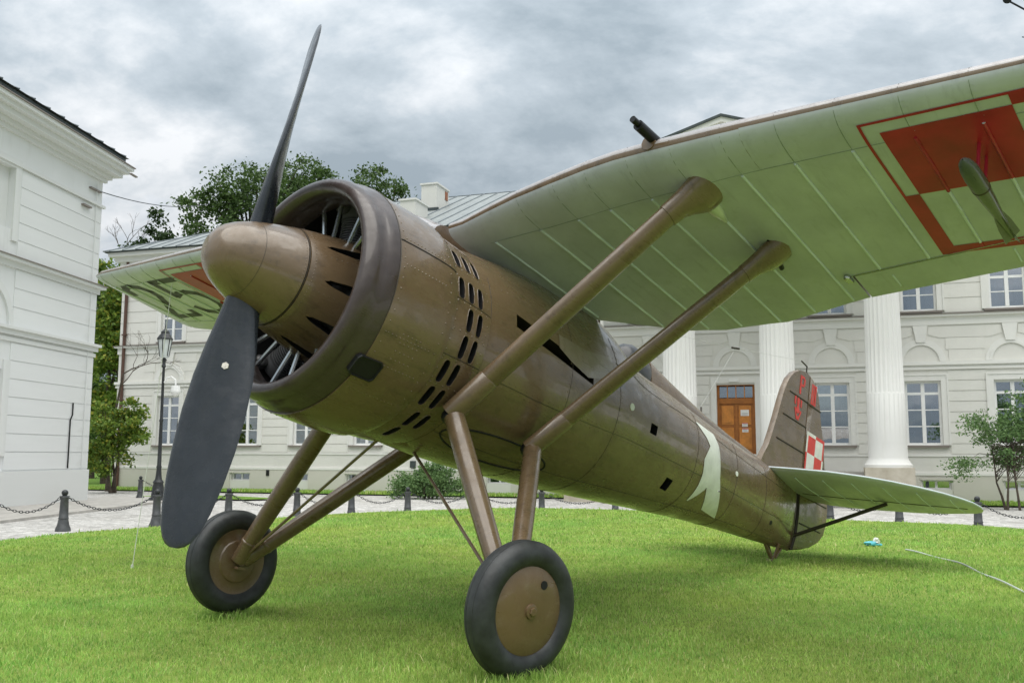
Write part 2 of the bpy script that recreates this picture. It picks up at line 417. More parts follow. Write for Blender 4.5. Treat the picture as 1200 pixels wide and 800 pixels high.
# lip ring: outer seam (.4175,.672), front, inner edge
CWR, CW = -.009, -.018                    # the cowl sits slightly below the thrust line
prof = [(.43, .65), (.4175, .664), (.385, .661), (.35, .651)] + arc((.312, .588), .078, .053, 70, 290, 18)[1:] + [(.36, .530), (.43, .545)]
A().lathe(prof, n=96, closed=True, c=(0, 0, CWR)).build('cowl_ring', RINGM, plane, 40)
CPR = [(.421, .664), (.45, .667), (.52, .670), (.60, .672), (.70, .672), (.78, .669), (.83, .663), (.865, .652)]
LPR = [(.85, .640), (.95, .638), (1.06, .631), (1.15, .621), (1.185, .616)]
def cyl(u, dg, r): return (u, r * math.sin(R(dg)), r * math.cos(R(dg)) + (CW if r > .605 else 0))
def cr_(u): return lerp0(CPR, u)
def lr_(u): return lerp0(LPR, u)
def lerp0(tab, v):
    if v <= tab[0][0]: return tab[0][1]
    for (a, b), (c, d) in zip(tab[:-1], tab[1:]):
        if v <= c: return b + (d - b) * (v - a) / (c - a)
    return tab[-1][1]
prof = [(.421, .645)] + CPR + [(.873, .636), (.86, .615), (.6, .63)]
cowl = A().lathe(prof, n=96, closed=True, c=(0, 0, CW)).build('cowling', BROWN, plane, 40)
A().lathe([(.4195, .6625), (.4195, .6645), (.4235, .667), (.4235, .6635)], n=96, closed=True, c=(0, 0, CW / 2)).build('ring_joint', SEAMM, cowl)
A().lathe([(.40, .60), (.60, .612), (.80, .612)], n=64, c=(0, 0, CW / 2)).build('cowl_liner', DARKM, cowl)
# louvred band behind the cowling
prof = [(.84, .59)] + LPR + [(1.19, .56), (1.0, .56)]
louvre = A().lathe(prof, n=120, closed=True, c=(0, 0, CW)).build('louvre_band', [BROWN, DARKM], plane, 40)
SL = []
for side in (1, -1):
    for k, (dg, n3) in enumerate(((33, 3), (53, 3), (72, 3), (87, 2), (101, 2), (115.5, 2), (130, 2), (146, 2), (160, 2))):
        for j in range(n3):
            if n3 == 3: u = .915 + .082 * j
            else: u = (1.0 if dg < 110 else .935 if dg < 140 else .98) + .085 * j
            SL.append((u, side * dg))
mb = A()
for u, dg in SL:
    if abs(dg) > 155 and u > 1.03: continue
    rows = []
    for rr in (.585, .70):
        row = []
        for q in range(12):
            a = 2 * math.pi * q / 12
            du = .025 * math.copysign(abs(math.cos(a)) ** .7, math.cos(a)); dd = 6.0 * math.copysign(abs(math.sin(a)) ** .5, math.sin(a))
            g = R(dg + dd); row.append((u + du, rr * math.sin(g), rr * math.cos(g) + CW))
        rows.append(row)
    mb.grid(rows, close_v=True, caps=True)
cut = mb.build('cutter', [DARKM], plane); boolean(louvre, cut)
for u, dg in SL:
    if dg < 0 or (dg > 155 and u > 1.03): continue
    lp = []
    for q in range(13):
        a = 2 * math.pi * q / 12
        uu = u + .026 * math.copysign(abs(math.cos(a)) ** .7, math.cos(a)); g = dg + 6.15 * math.copysign(abs(math.sin(a)) ** .5, math.sin(a))
        lp.append(cyl(uu, g, lr_(uu) + .0006))
    A().tube(lp, .0026, 5, caps=False).build('slot_lip', BROWN, louvre)
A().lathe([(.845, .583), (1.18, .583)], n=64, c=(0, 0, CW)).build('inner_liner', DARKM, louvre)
pp = []
def ray_(dg): return (0, math.sin(R(dg)), math.cos(R(dg)))
for k in range(0, 360, 5):
    for u in (.452, .80): pp.append((cyl(u, k, cr_(u)), ray_(k)))
    for u in (.885, 1.155): pp.append((cyl(u, k, lr_(u)), ray_(k)))
for dg0 in (78, 64, 110, 124, 140, -78, -110):
    for k in range(12): pp.append((cyl(.47 + .026 * k, dg0, cr_(.47 + .026 * k)), ray_(dg0)))
for dg0 in range(108, 124, 4):
    for k in range(5): pp.append((cyl(.56 + .03 * k, dg0, cr_(.56 + .03 * k)), ray_(dg0)))
for dg0 in (60, 79.5, 94, 108.5, 122.5, 138):
    for k in range(6): pp.append((cyl(.89 + .05 * k, dg0, lr_(.89 + .05 * k)), ray_(dg0)))
rivets(pp, 'rivet_rows', cowl, r=.0055)
# split line of the cowling
A().tube([cyl(.425 + .43 * i / 16, 66, cr_(.425 + .43 * i / 16) - .001) for i in range(17)], .0045, 6).build('split_line', DARKM, cowl)
for dg0 in (79.5, 108.5):
    A().tube([cyl(.875 + .31 * i / 8, dg0 - 1.2, lr_(.875 + .31 * i / 8) - .0008) for i in range(9)], .0028, 6).build('split_line', SEAMM, louvre)
# square intake let into ring and cowling
mb = A(); rows = []
for rr, k in ((.625, 1.0), (.676, 1.0), (.681, .96), (.681, .88), (.674, .86)):
    rows.append([cyl(.46 + x * k, 128.5 + y * k, rr) for x, y in ((-.085, -3.6), (-.070, -5.2), (.065, -5.6), (.085, -4.2), (.085, 3.4), (.07, 5.0), (-.065, 5.0), (-.085, 3.6))])
mb.grid(rows, close_v=True); mb.add(rows[-1], [tuple(range(8))])
for i in range(16, len(mb.m)): mb.m[i] = 1
mb.build('air_intake', [GUNM, DARKM], cowl, 30)
# ---- spinner, nose fairing, engine
prof = [(-.268, .002), (-.265, .040), (-.256, .072), (-.238, .103), (-.208, .135), (-.168, .163), (-.12, .188), (-.07, .209), (-.01, .230), (.05, .249), (.10, .263), (.146, .275), (.150, .26)]
spinner = A().lathe(prof, n=64).build('spinner', BROWN, plane, 50)
A().lathe([(.1495, .2765), (.1535, .2775), (.1535, .274), (.1495, .273)], n=64, closed=True).build('spinner_joint', SEAMM, spinner)
A().lathe([(-.0712, .2088), (-.0700, .2096), (-.0688, .2098)], n=64).build('spinner_joint', SEAMM, spinner)
prof = [(.158, .25), (.158, .280), (.25, .302), (.38, .330), (.50, .355), (.62, .378), (.63, .30)]
nose = A().lathe(prof, n=72, closed=True).build('nose_fairing', [BROWN, DARKM], plane, 40)
mb = A()
for k in range(9):
    g0 = 14 + 40 * k
    rows = []
    for rr in (.24, .46):
        rows.append([(x, rr * math.sin(R(g0 + d * 38 / 57)), rr * math.cos(R(g0 + d * 38 / 57))) for x, d in ((.25, 0), (.28, 3.5), (.36, 6), (.47, 8.5), (.52, 8), (.54, 0), (.52, -8), (.47, -8.5), (.36, -6), (.28, -3.5))])
    mb.grid(rows, close_v=True, caps=True)
cut = mb.build('cutter', [DARKM], plane); boolean(nose, cut)
pp = []
for k in range(0, 360, 4): pp.append((cyl(.185, k, .2865), ray_(k))); pp.append((cyl(.135, k, .2715), ray_(k)))
for g0 in range(34, 394, 40):
    for k in range(10): pp.append((cyl(.21 + .03 * k, g0 - 7, .2925 + .0068 * k), ray_(g0)))
rivets(pp, 'rivet_rows', nose, r=.004)
A().lathe([(.45, .10), (.45, .30), (.52, .33), (.80, .33), (.80, .10)], n=36, closed=True).build('crankcase', ENG, plane)
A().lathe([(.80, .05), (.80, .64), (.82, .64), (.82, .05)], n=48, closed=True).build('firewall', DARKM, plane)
mb = A()
for side in (0,):
    pass
def engine_cylinder(dg):
    mb = A(); ax = Vector(ray_(dg)); tv = Vector((1, 0, 0)); bv = ax.cross(tv)
    rows = []
    prof = [(.30, .075)]
    r = .32
    while r < .52:
        prof += [(r, .095), (r + .006, .095), (r + .006, .075), (r + .016, .075)]; r += .016
    prof += [(.53, .10), (.60, .10), (.61, .06)]
    for rad, q in prof:
        rows.append([Vector((.62, 0, 0)) + ax * rad + (tv * math.cos(k) + bv * math.sin(k)) * q for k in [2 * math.pi * j / 14 for j in range(14)]])
    mb.grid(rows, close_v=True, caps=True)
    return mb.build('engine_cylinder', ENG, plane, 30)
for k in range(9):
    dg = -6 + 40 * k
    cy = engine_cylinder(dg)
    for dd in (-9, 9):
        A().tube([cyl(.44, dg + dd * .7, .33), cyl(.425, dg + dd * .9, .56)], .0135, 8).build('pushrod_tube', STEEL, cy)
    A().ball(cyl(.49, dg, .585), .045, 8, 6).build('rocker_box', ENG, cy)

# ---- propeller
BL = [(.17, .17, 62, .085), (.24, .185, 56, .085), (.34, .215, 49, .075), (.46, .262, 43, .062), (.62, .312, 37, .05), (.80, .342, 32, .042), (.98, .345, 28, .035), (1.14, .325, 25, .029), (1.28, .285, 22.5, .023), (1.37, .235, 21, .018), (1.42, .18, 20.5, .014), (1.447, .12, 20, .011), (1.459, .05, 20, .007)]
def blade(sg):
    mb = A(); rows = []
    for r, ch, be, th in BL:
        b = R(be); cv = Vector((math.sin(b), -math.cos(b), 0)); nv = Vector((math.cos(b), math.sin(b), 0))
        row = []
        for q in range(20):
            a = 2 * math.pi * q / 20
            x = math.cos(a) * .5 * ch; y = math.sin(a)
            y = (y * .35 if y > 0 else y * .65) * th * (1 - .35 * math.cos(a))
            p = cv * (x + ch * .04) + nv * y + Vector((0, 0, r)) + Vector((0, .009 * r, 0)) * -1
            row.append((p.x, sg * p.y, sg * p.z))
        rows.append(row)
    mb.grid(rows, close_v=True, caps=True)
    return mb.build('propeller_blade', BLADE, plane, 60)
blade(1); bl2 = blade(-1)
# maker's emblem on the lower blade: small pale hexagon
r, ch, be, th = .56, .295, 39, .055
b = R(be); cv = Vector((math.sin(b), math.cos(b), 0)); nv = Vector((math.cos(b), -math.sin(b), 0))
cp = cv * (.02) - nv * (.65 * th) + Vector((0, .009 * r, -r))
emblem_c = cp
mb = A(); mb.tube([cp + nv * .006, cp - nv * .0035], .019, 6); mb.build('emblem', simple('emblem_foil', (.72, .66, .6), .3, metal=.3, var=.3, scale=60), bl2)

# ---- wings
VST = [.06, .15, .3, .5, .75, 1.0, 1.2, 1.45, 1.7, 1.95, 2.4, 3.0, 3.6, 4.2, 4.8, 5.1, 5.26, 5.33, 5.36]
def lerp_tab(tab, v):
    if v <= tab[0][0]: return tab[0][1]
    for (a, b), (c, d) in zip(tab[:-1], tab[1:]):
        if v <= c: return b + (d - b) * (v - a) / (c - a)
    return tab[-1][1]
LEU = [(.06, 1.20), (.2, 1.24), (.5, 1.27), (1.0, 1.28), (2.0, 1.285), (3.5, 1.305), (5.1, 1.335), (5.26, 1.37), (5.33, 1.43), (5.36, 1.52)]
TEU = [(.06, 2.45), (.22, 2.58), (.34, 2.84), (.6, 3.14), (.9, 3.30), (1.3, 3.345), (1.6, 3.25), (1.95, 3.135), (2.87, 2.96), (4.0, 2.76), (5.0, 2.60), (5.26, 2.53), (5.33, 2.45), (5.36, 2.35)]
LEW = [(.06, .77), (.15, .80), (.3, .87), (.5, .945), (.75, 1.0), (1.0, 1.048), (1.2, 1.072), (1.45, 1.082), (1.8, 1.09), (5.36, 1.11)]
LOW = [(0, 0), (.004, -.014), (.012, -.026), (.03, -.040), (.06, -.052), (.12, -.062), (.2, -.068), (.35, -.076), (.5, -.085), (.75, -.100), (1.0, -.116)]
UPP = [(0, 0), (.004, .012), (.012, .022), (.03, .034), (.07, .048), (.14, .060), (.25, .064), (.4, .052), (.6, .012), (.8, -.046), (1.0, -.110)]
def wdim(v):
    a, b = lerp_tab(LEU, v), lerp_tab(TEU, v); return a, b - a, lerp_tab(LEW, v)
def wtk(v): return 1.0 if v < 5.0 else max(.25, 1 - ((v - 5.0) / .40) ** 2)
def wlow(v, x, off=0):
    le, c, lw = wdim(v); k = wtk(v)
    inc = -.11 * x
    return lw + c * (inc + (lerp_tab(LOW, x) - inc) * k) - off
def wupp(v, x, off=0):
    le, c, lw = wdim(v); k = wtk(v); inc = -.11 * x
    return lw + c * (inc + (lerp_tab(UPP, x) - inc) * k) + off
XS = [0, .004, .012, .03, .06, .12, .2, .28, .36, .45, .55, .65, .72, .8, .9, 1.0]
AIL0, AIL1 = 1.97, 5.22
def hinge(v): return lerp_tab([(1.9, 2.835), (3.0, 2.63), (5.3, 2.34)], v)
def xh(v):
    le, c, lw = wdim(v); return (hinge(v) - le) / c
def wsect(sg, v, x0, x1, nose=False):
    le, c, lw = wdim(v)
    xs = [x for x in XS if x0 < x < x1]
    xs = [x0] + xs + [x1] if x0 > 0 else xs + [x1] if 0 in xs else [0] + xs + [x1]
    return xs
def wrow(sg, v, xs):
    le, c, lw = wdim(v)
    lo = [(le + x * c, sg * v, wlow(v, x)) for x in reversed(xs)]
    hi = [(le + x * c, sg * v, wupp(v, x)) for x in (xs[1:] if xs[0] == 0 else xs)]
    return lo + hi
def fixed_xs(x0, x1):
    """same count for every station: fractions remapped to x0..x1"""
    return [x0 + (x1 - x0) * (x if x0 == 0 else x) for x in XS]
def fine(vs, step=.12):
    o = []
    for a, b in zip(vs[:-1], vs[1:]):
        n = max(1, int((b - a) / step)); o += [a + (b - a) * i / n for i in range(n)]
    return o + [vs[-1]]
RIBS = [.24, .52, .78, 1.0, 1.28, 1.56, 1.86, 2.16, 2.46, 2.76, 3.06, 3.36, 3.66, 3.96, 4.26, 4.56, 4.86, 5.1]
IN_U0, IN_V0, IN_S, IN_B = 1.39, 2.54, 1.31, .082      # insignia: front edge, inner edge, size, border
def ins_red(u, v, sg=1):
    """is this point of the insignia red? (quarters with counter-changed border)"""
    x = (u - IN_U0) / IN_S; y = (v - IN_V0 - (.15 if sg < 0 else 0)) / IN_S
    if not (0 <= x <= 1 and 0 <= y <= 1): return False
    q = ((x < .5) == (y < .5)) == (sg > 0)          # red quarter: front-inner and rear-outer
    b = IN_B / IN_S; e = min(x, 1 - x, y, 1 - y)
    if q: return e > b or e < .011
    return e < b
def make_wing(sg, port):
    nlow = len(XS)
    def mf(i, j): return 1 if j < nlow - 3 else 0
    mb = A()
    v_in = fine([v for v in VST if v <= 1.95] + [AIL0]); v_out = fine([AIL0 + .0] + [v for v in VST if v > AIL0])
    mb.grid([wrow(sg, v, XS) for v in v_in], close_v=True, caps=True, matf=None)
    for i in range(len(mb.m)): mb.m[i] = 1 if (i < (len(v_in) - 1) * (2 * nlow - 1) and (i % (2 * nlow - 1)) < nlow - 2) else 0
    b0 = len(mb.m)
    mb.grid([wrow(sg, v, [x * (xh(v) if v < AIL1 + .02 else 1.0) for x in XS]) for v in v_out], close_v=True, caps=True)
    for i in range(b0, len(mb.m)): mb.m[i] = 1 if ((i - b0) < (len(v_out) - 1) * (2 * nlow - 1) and ((i - b0) % (2 * nlow - 1)) < nlow - 2) else 0
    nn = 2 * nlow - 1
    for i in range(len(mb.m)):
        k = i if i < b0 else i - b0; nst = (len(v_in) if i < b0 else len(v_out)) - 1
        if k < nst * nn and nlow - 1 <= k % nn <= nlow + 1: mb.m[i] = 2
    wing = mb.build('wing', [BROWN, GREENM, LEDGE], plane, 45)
    # aileron behind a narrow hinge gap
    mb = A(); va = fine([AIL0 + .012, 2.4, 3, 3.6, 4.2, 4.8, AIL1])
    rows = []
    for v in va:
        le, c, lw = wdim(v); x0 = xh(v) + .014 / c
        xs = [x0 + (1 - x0) * k / 6 for k in range(7)]
        rows.append([(le + x * c, sg * v, wlow(v, x)) for x in reversed(xs)] + [(le + x * c, sg * v, wupp(v, x)) for x in xs])
    mb.grid(rows, close_v=True, caps=True)
    for i in range(len(mb.m)): mb.m[i] = 1 if (i % 14) < 6 else 0
    ail = mb.build('aileron', [BROWN, GREENM], wing, 40)
    for v in (2.2, 2.9, 3.6, 4.3):
        le, c, lw = wdim(v); mb = A()
        mb.tube([(le + x * c, sg * v, wlow(v, x, .002)) for x in (xh(v) + .05, .96)], .005, 6); mb.build('rib', GREENR, ail)
    A().tube([(hinge(v) - .002, sg * v, wlow(v, xh(v)) - .001) for v in fine([AIL0, 3, 4, AIL1], .3)], .0055, 6).build('hinge_strip', STEEL, wing)
    mb = A(); h0 = (hinge(1.95), sg * 1.945, wlow(1.95, xh(1.95)) - .012)
    mb.box((h0[0] - .02, min(h0[1] - .02, h0[1] + .02), h0[2] - .012), (h0[0] + .05, max(h0[1] - .02, h0[1] + .02), h0[2] + .012)); mb.ball((h0[0] - .02, h0[1], h0[2]), .02, 8, 5); mb.build('hinge_bracket', STEEL, wing)
    # ribs
    for v in RIBS:
        le, c, lw = wdim(v); x1 = (xh(v) - .01) if v > AIL0 else .985
        xs = [.155 + (x1 - .155) * k / 24 for k in range(25)]
        path = [(le + x * c, sg * v, wlow(v, x, .003)) for x in xs]
        mb = A(); mb.tube(path, .0085, 6)
        for fi in range(len(mb.f)):
            k = min(fi // 6, 23); u = le + (xs[k] + xs[k + 1]) / 2 * c
            mb.m[fi] = 1 if ins_red(u, v, sg) else 0
        mb.build('rib', [GREENR, REDM], wing, 60)
        # joint of the nose skin
        A().tube([(le + x * c, sg * v, wlow(v, x, .0003)) for x in (.008, .02, .04, .07, .11, .15)], .0018, 5).build('skin_joint', simple_green_dark, wing)
        A().tube([(le + x * c, sg * v, wupp(v, x, .0003)) for x in (.0, .008, .03, .08)], .0015, 5).build('skin_joint', SEAMM, wing)
    A().tube([(wdim(v)[0] + .15 * wdim(v)[1], sg * v, wlow(v, .15, .0003)) for v in fine([.2, 1, 2, 3, 4, 5.15], .2)], .0022, 5).build('skin_joint', simple_green_dark, wing)
    pr = []
    for v in RIBS:
        le, c, lw = wdim(v)
        for k in range(9): pr.append(((le + (.02 + .015 * k) * c, sg * (v + .014), wlow(v, .02 + .015 * k)), (0, 0, -1)))
    v = .3
    while v < 5.1:
        for x in (.142, .158): le, c, lw = wdim(v); pr.append(((le + x * c, sg * v, wlow(v, x)), (0, 0, -1)))
        v += .04
    rivets(pr, 'rivet_rows', wing, GREENM, .0036)
    # insignia
    def patch(mb, u0, u1, v0, v1, n=10):
        rows = []
        for i in range(n + 1):
            v = v0 + (v1 - v0) * i / n; le, c, lw = wdim(v)
            rows.append([(u0 + (u1 - u0) * j / n, sg * v, wlow(v, (u0 + (u1 - u0) * j / n - le) / c, .0025)) for j in range(n + 1)])
        mb.grid(rows)
    U0, V0, S, Bd = IN_U0, IN_V0, IN_S, IN_B; mid = S / 2; ln = .015
    mb = A()
    def pm(u0, u1, v0, v1):
        if sg < 0: v0, v1 = 2 * V0 + S - v1 + .15, 2 * V0 + S - v0 + .15
        patch(mb, u0, u1, v0, v1)
    pm(U0 + Bd, U0 + mid, V0 + Bd, V0 + mid); pm(U0 + mid, U0 + S - Bd, V0 + mid, V0 + S - Bd)
    pm(U0, U0 + ln, V0 + ln, V0 + mid); pm(U0, U0 + mid, V0, V0 + ln)
    pm(U0 + S - ln, U0 + S, V0 + mid, V0 + S - ln); pm(U0 + mid, U0 + S, V0 + S - ln, V0 + S)
    pm(U0, U0 + Bd, V0 + mid, V0 + S); pm(U0 + Bd, U0 + mid, V0 + S - Bd, V0 + S)
    pm(U0 + mid, U0 + S, V0, V0 + Bd); pm(U0 + S - Bd, U0 + S, V0 + Bd, V0 + mid)
    mb.build('insignia', REDM, wing, 60)['label'] = 'large red chequered square painted under the wing'
    return wing, patch
simple_green_dark = simple('pale_green_joint', (0.24, 0.29, 0.24), 0.6)
wing_p, patch_p = make_wing(1, True)
wing_s, patch_s = make_wing(-1, False)
# number 25 under the starboard wing: strokes (x across span from tip inward, y from top = leading edge)
def stroke(mb, pts, wd):
    def mp_(x, y):
        v = 5.09 - x * .96; u = 1.53 + y * .90; le, c, lw = wdim(v); return (u, -v, wlow(v, (u - le) / c, .003))
    for (a, b) in zip(pts[:-1], pts[1:]):
        d = Vector((b[0] - a[0], b[1] - a[1])); d.normalize(); n = Vector((-d.y, d.x)) * wd / 2
        a2 = Vector(a) - d * wd * .35; b2 = Vector(b) + d * wd * .35
        rows = []
        for i in range(7):
            p = a2 + (b2 - a2) * i / 6
            rows.append([mp_(*(p - n)), mp_(*(p - n * .33)), mp_(*(p + n * .33)), mp_(*(p + n))])
        mb.grid(rows)
two = [(.05, .20), (.06, .10), (.13, .04), (.26, .03), (.37, .08), (.42, .19), (.40, .31), (.31, .44), (.18, .58), (.07, .72), (.05, .80), (.44, .80), (.45, .70)]
five = [(1.12, .03), (.70, .03), (.68, .36), (.80, .31), (.95, .30), (1.07, .36), (1.13, .50), (1.10, .66), (1.00, .77), (.84, .80), (.70, .75), (.65, .64)]
mb = A(); stroke(mb, two, .088); mb.build('number_digit', BLACKP, wing_s, 60)['label'] = 'black figure 2 under the far wing tip'
mb = A(); stroke(mb, five, .088); mb.build('number_digit', BLACKP, wing_s, 60)['label'] = 'black figure 5 under the far wing'

# ---- struts (each: streamlined tube, root sleeve, flared head)
def strut(sg, bot, top, chord, head):
    Bp = Vector((bot[0], sg * bot[1], bot[2])); Tp = Vector((top[0], sg * top[1], top[2])); d = (Tp - Bp)
    mb = A(); mb.tube([Bp, Bp + d * .5, Bp + d * .93], chord / 2 / 1.45, 16, flat=((1, 0, 0), 1.45))
    st = mb.build('wing_strut', BROWN, plane, 50)
    mb = A(); mb.tube([Bp - d * .015, Bp + d * .135, Bp + d * .14], [chord / 2 / 1.3, chord / 2 / 1.3, chord / 2 / 1.5], 16, flat=((1, 0, 0), 1.35)); mb.build('sleeve', BROWN, st, 50)
    # flared head: sections growing along the chord towards the wing skin
    mb = A(); rows = []
    dn = d.normalized(); av = Vector((1, 0, 0)); av = (av - dn * av.dot(dn)).normalized(); bv = dn.cross(av)
    for t, k, kb, sh in head:
        P = Bp + d * t
        # last sections flatten onto the wing plane
        rows.append([P + av * (math.cos(q) * chord / 2 * k + sh) + bv * (math.sin(q) * chord / 2 / 1.45 * kb) for q in [2 * math.pi * j / 20 for j in range(20)]])
    mb.grid(rows, close_v=True, caps=True); mb.build('strut_head', BROWN, st, 50)
    P = Bp + d * .985; fz = A(); fz.tube([P - av * chord * .95 - bv * sg * .03, P - av * chord * .62 - bv * sg * .02], .020, 8); fz.tube([P + av * chord * 1.0, P + av * chord * 1.45], .016, 8); fz.build('attachment_lug', GUNM, st)
    pr = []
    for i in range(26):
        P = Bp + d * (.16 + .03 * i)
        if i < 24: pr.append((P + av * (chord * .12) + bv * (chord / 2 / 1.45 * .975) * sg, bv * sg)); pr.append((P + av * (chord * .12) - bv * (chord / 2 / 1.45 * .975) * sg, -bv * sg))
    rivets(pr, 'rivet_rows', st, r=.0035)
    return st
HEAD_F = [(.840, 1.0, 1.0, 0), (.841, 1.07, 1.10, 0), (.88, 1.15, 1.18, .006), (.91, 1.4, 1.3, .02), (.935, 1.75, 1.4, .036), (.955, 2.0, 1.45, .048), (.975, 2.1, 1.45, .052), (1.0, 2.1, 1.4, .05), (1.03, 2.0, 1.3, .04)]
HEAD_R = [(.86, 1.0, 1.0, 0), (.861, 1.05, 1.08, 0), (.89, 1.10, 1.1, .002), (.92, 1.3, 1.2, .010), (.945, 1.55, 1.3, .02), (.965, 1.7, 1.35, .024), (.985, 1.75, 1.35, .024), (1.02, 1.65, 1.3, .02)]
for sg in (1, -1):
    strut(sg, (1.12, .53, -.46), (1.60, 1.63, 1.0), .142, HEAD_F)
    strut(sg, (1.83, .52, -.47), (2.36, 1.70, .925), .132, HEAD_R)
# root pocket shadows (dark fork fittings where strut and leg meet)
# landing lamp under the near wing
mb = A(); rows = []
for t, r in ((0, .01), (.02, .04), (.07, .062), (.14, .06), (.24, .045), (.34, .02), (.38, .004)):
    rows.append([(1.60 + t, 1.56 + r * math.cos(q), 0.985 - .02 + r * .8 * math.sin(q) - t * .1) for q in [2 * math.pi * j / 16 for j in range(16)]])
mb.grid(rows, close_v=True, caps=True); mb.build('landing_lamp', LENSM, wing_p, 60)

# ---- undercarriage
WU, WV, WW, WR = 1.1478, 1.2201, -1.4324, .3215
def wheel(sg):
    yaw, cam_ = (R(6), R(3.5)) if sg > 0 else (R(1), R(2))
    cy_, sy_, cc_, sc_ = math.cos(yaw), math.sin(yaw), math.cos(cam_), math.sin(cam_)
    def XW(p):
        x, y, z = p[0] - WU, (p[1] - sg * WV) * sg, p[2] - WW
        y, z = y * cc_ + z * sc_, -y * sc_ + z * cc_          # camber: top leans outboard
        x, y = x * cy_ - y * sy_, x * sy_ + y * cy_           # toe: outer face turned forward
        return XF((WU + x, sg * (WV + y), WW + z))
    def A(): return MB(XW)
    c = (WU, sg * WV, WW)
    s = sg
    # tyre
    prof = []
    for i in range(26):
        q = 2 * math.pi * i / 26
        x = .076 * math.copysign(abs(math.cos(q)) ** .85, math.cos(q)); r = .255 + .0665 * math.sin(q)
        prof.append((s * x, r))
    for k in range(3): pass
    tyre = A().lathe(prof, 'v', 64, c=c, closed=True).build('wheel', RUBBER, plane, 60)
    # tread ridge lines
    for x, r in ((.022, .3195), (-.022, .3195), (.064, .287), (-.064, .287)):
        A().lathe([(s * x - .0025, r - .002), (s * x, r + .0025), (s * x + .0025, r - .002)], 'v', 64, c=c).build('tyre_ridge', RUBBER, tyre)
    # outer cover plate
    hub = A().lathe([(s * .040, .222), (s * .052, .222), (s * .056, .215), (s * .052, .208), (s * .056, .200), (s * .064, .12), (s * .068, .05), (s * .068, .002)], 'v', 56, c=c).build('hub_cover', BROWN2, tyre, 25)
    A().lathe([(s * .066, .036), (s * .078, .034), (s * .080, .026), (s * .080, .002)], 'v', 18, c=c).build('axle_boss', BROWN2, hub, 25)
    A().lathe([(s * .078, .021), (s * .088, .021), (s * .090, .017), (s * .090, .002)], 'v', 6, c=c).build('axle_nut', BROWN2, hub, 25)
    pv = A(); hc = (WU + .055, sg * WV + s * .0640, WW + .130); pv.tube([(hc[0], hc[1] - s * .006, hc[2]), (hc[0], hc[1] + s * .0018, hc[2])], .021, 14); pv.build('valve_hole', DARKM, hub)
    pr = [((WU + .211 * math.sin(k), sg * (WV + .056), WW + .211 * math.cos(k)), (0, sg, 0)) for k in [2 * math.pi * j / 90 for j in range(90)]]
    rivets(pr, 'rivet_rows', hub, BROWN2, .003, XW)
    # inner side: stepped dish
    A().lathe([(-s * .040, .225), (-s * .054, .222), (-s * .056, .212), (-s * .050, .205), (-s * .046, .17), (-s * .050, .135), (-s * .058, .128), (-s * .060, .12), (-s * .056, .08), (-s * .062, .03), (-s * .09, .028), (-s * .09, .002)], 'v', 56, c=c).build('inner_dish', BROWN2, tyre, 25)
    return tyre
wheel(1); wheel(-1)
for sg in (1, -1):
    ax = Vector((WU, sg * (WV - .075), WW))
    f0 = Vector((1.12, sg * .545, -.50)); r0 = Vector((1.82, sg * .535, -.50))
    for P0, ax2, nm, k in ((f0, ax + Vector((-.012, 0, .01)), 'landing_leg', .069), (r0, ax + Vector((.03, 0, .012)), 'landing_leg', .065)):
        mb = A(); mb.tube([P0, P0 + (ax2 - P0) * .5, ax2], [k * .82, k * .80, k * .66], 14, flat=((1, 0, 0), 1.12)); lg = mb.build(nm, BROWN, plane, 50)
        mb = A(); d = ax2 - P0; mb.tube([P0 + d * .86, P0 + d * .865, P0 + d * .875, P0 + d * .88], [k * .70, k * .76, k * .76, k * .70], 14, flat=((1, 0, 0), 1.12)); mb.build('collar', BROWN, lg)
        mb = A(); mb.ball(P0 + Vector((-.01, -sg * .035, .005)), .045, 10, 7); mb.build('fork_fitting', GUNM, lg)
    mb = A(); mb.tube([ax + Vector((0, -sg * .03, 0)), ax + Vector((0, sg * .06, 0))], .026, 12); mb.build('axle_stub', BROWN, plane)
    mb = A(); mb.box((WU - .03, min(sg * (WV - .12), sg * (WV - .08)), WW - .045), (WU + .03, max(sg * (WV - .12), sg * (WV - .08)), WW - .03)); mb.build('axle_clip', BROWN, plane)
    top = Vector((1.38 if sg > 0 else 1.08, -sg * .03, -.615))
    A().tube([top, ax + Vector((0, -sg * .03, .03))], .0095, 7).build('bracing_rod', BROWN, plane)
# belly fairing where the rods meet
mb = A(); rows = []
for u, hwb, dz in ((.98, .02, .0), (1.05, .10, .03), (1.2, .13, .05), (1.4, .10, .035), (1.6, .02, .0)):
    rows.append([(u, hwb * math.cos(q), -.615 - dz * max(0, math.sin(q)) + .02) for q in [math.pi * j / 10 for j in range(11)]])
mb.grid(rows); mb.build('belly_fairing', BROWN, plane, 60)

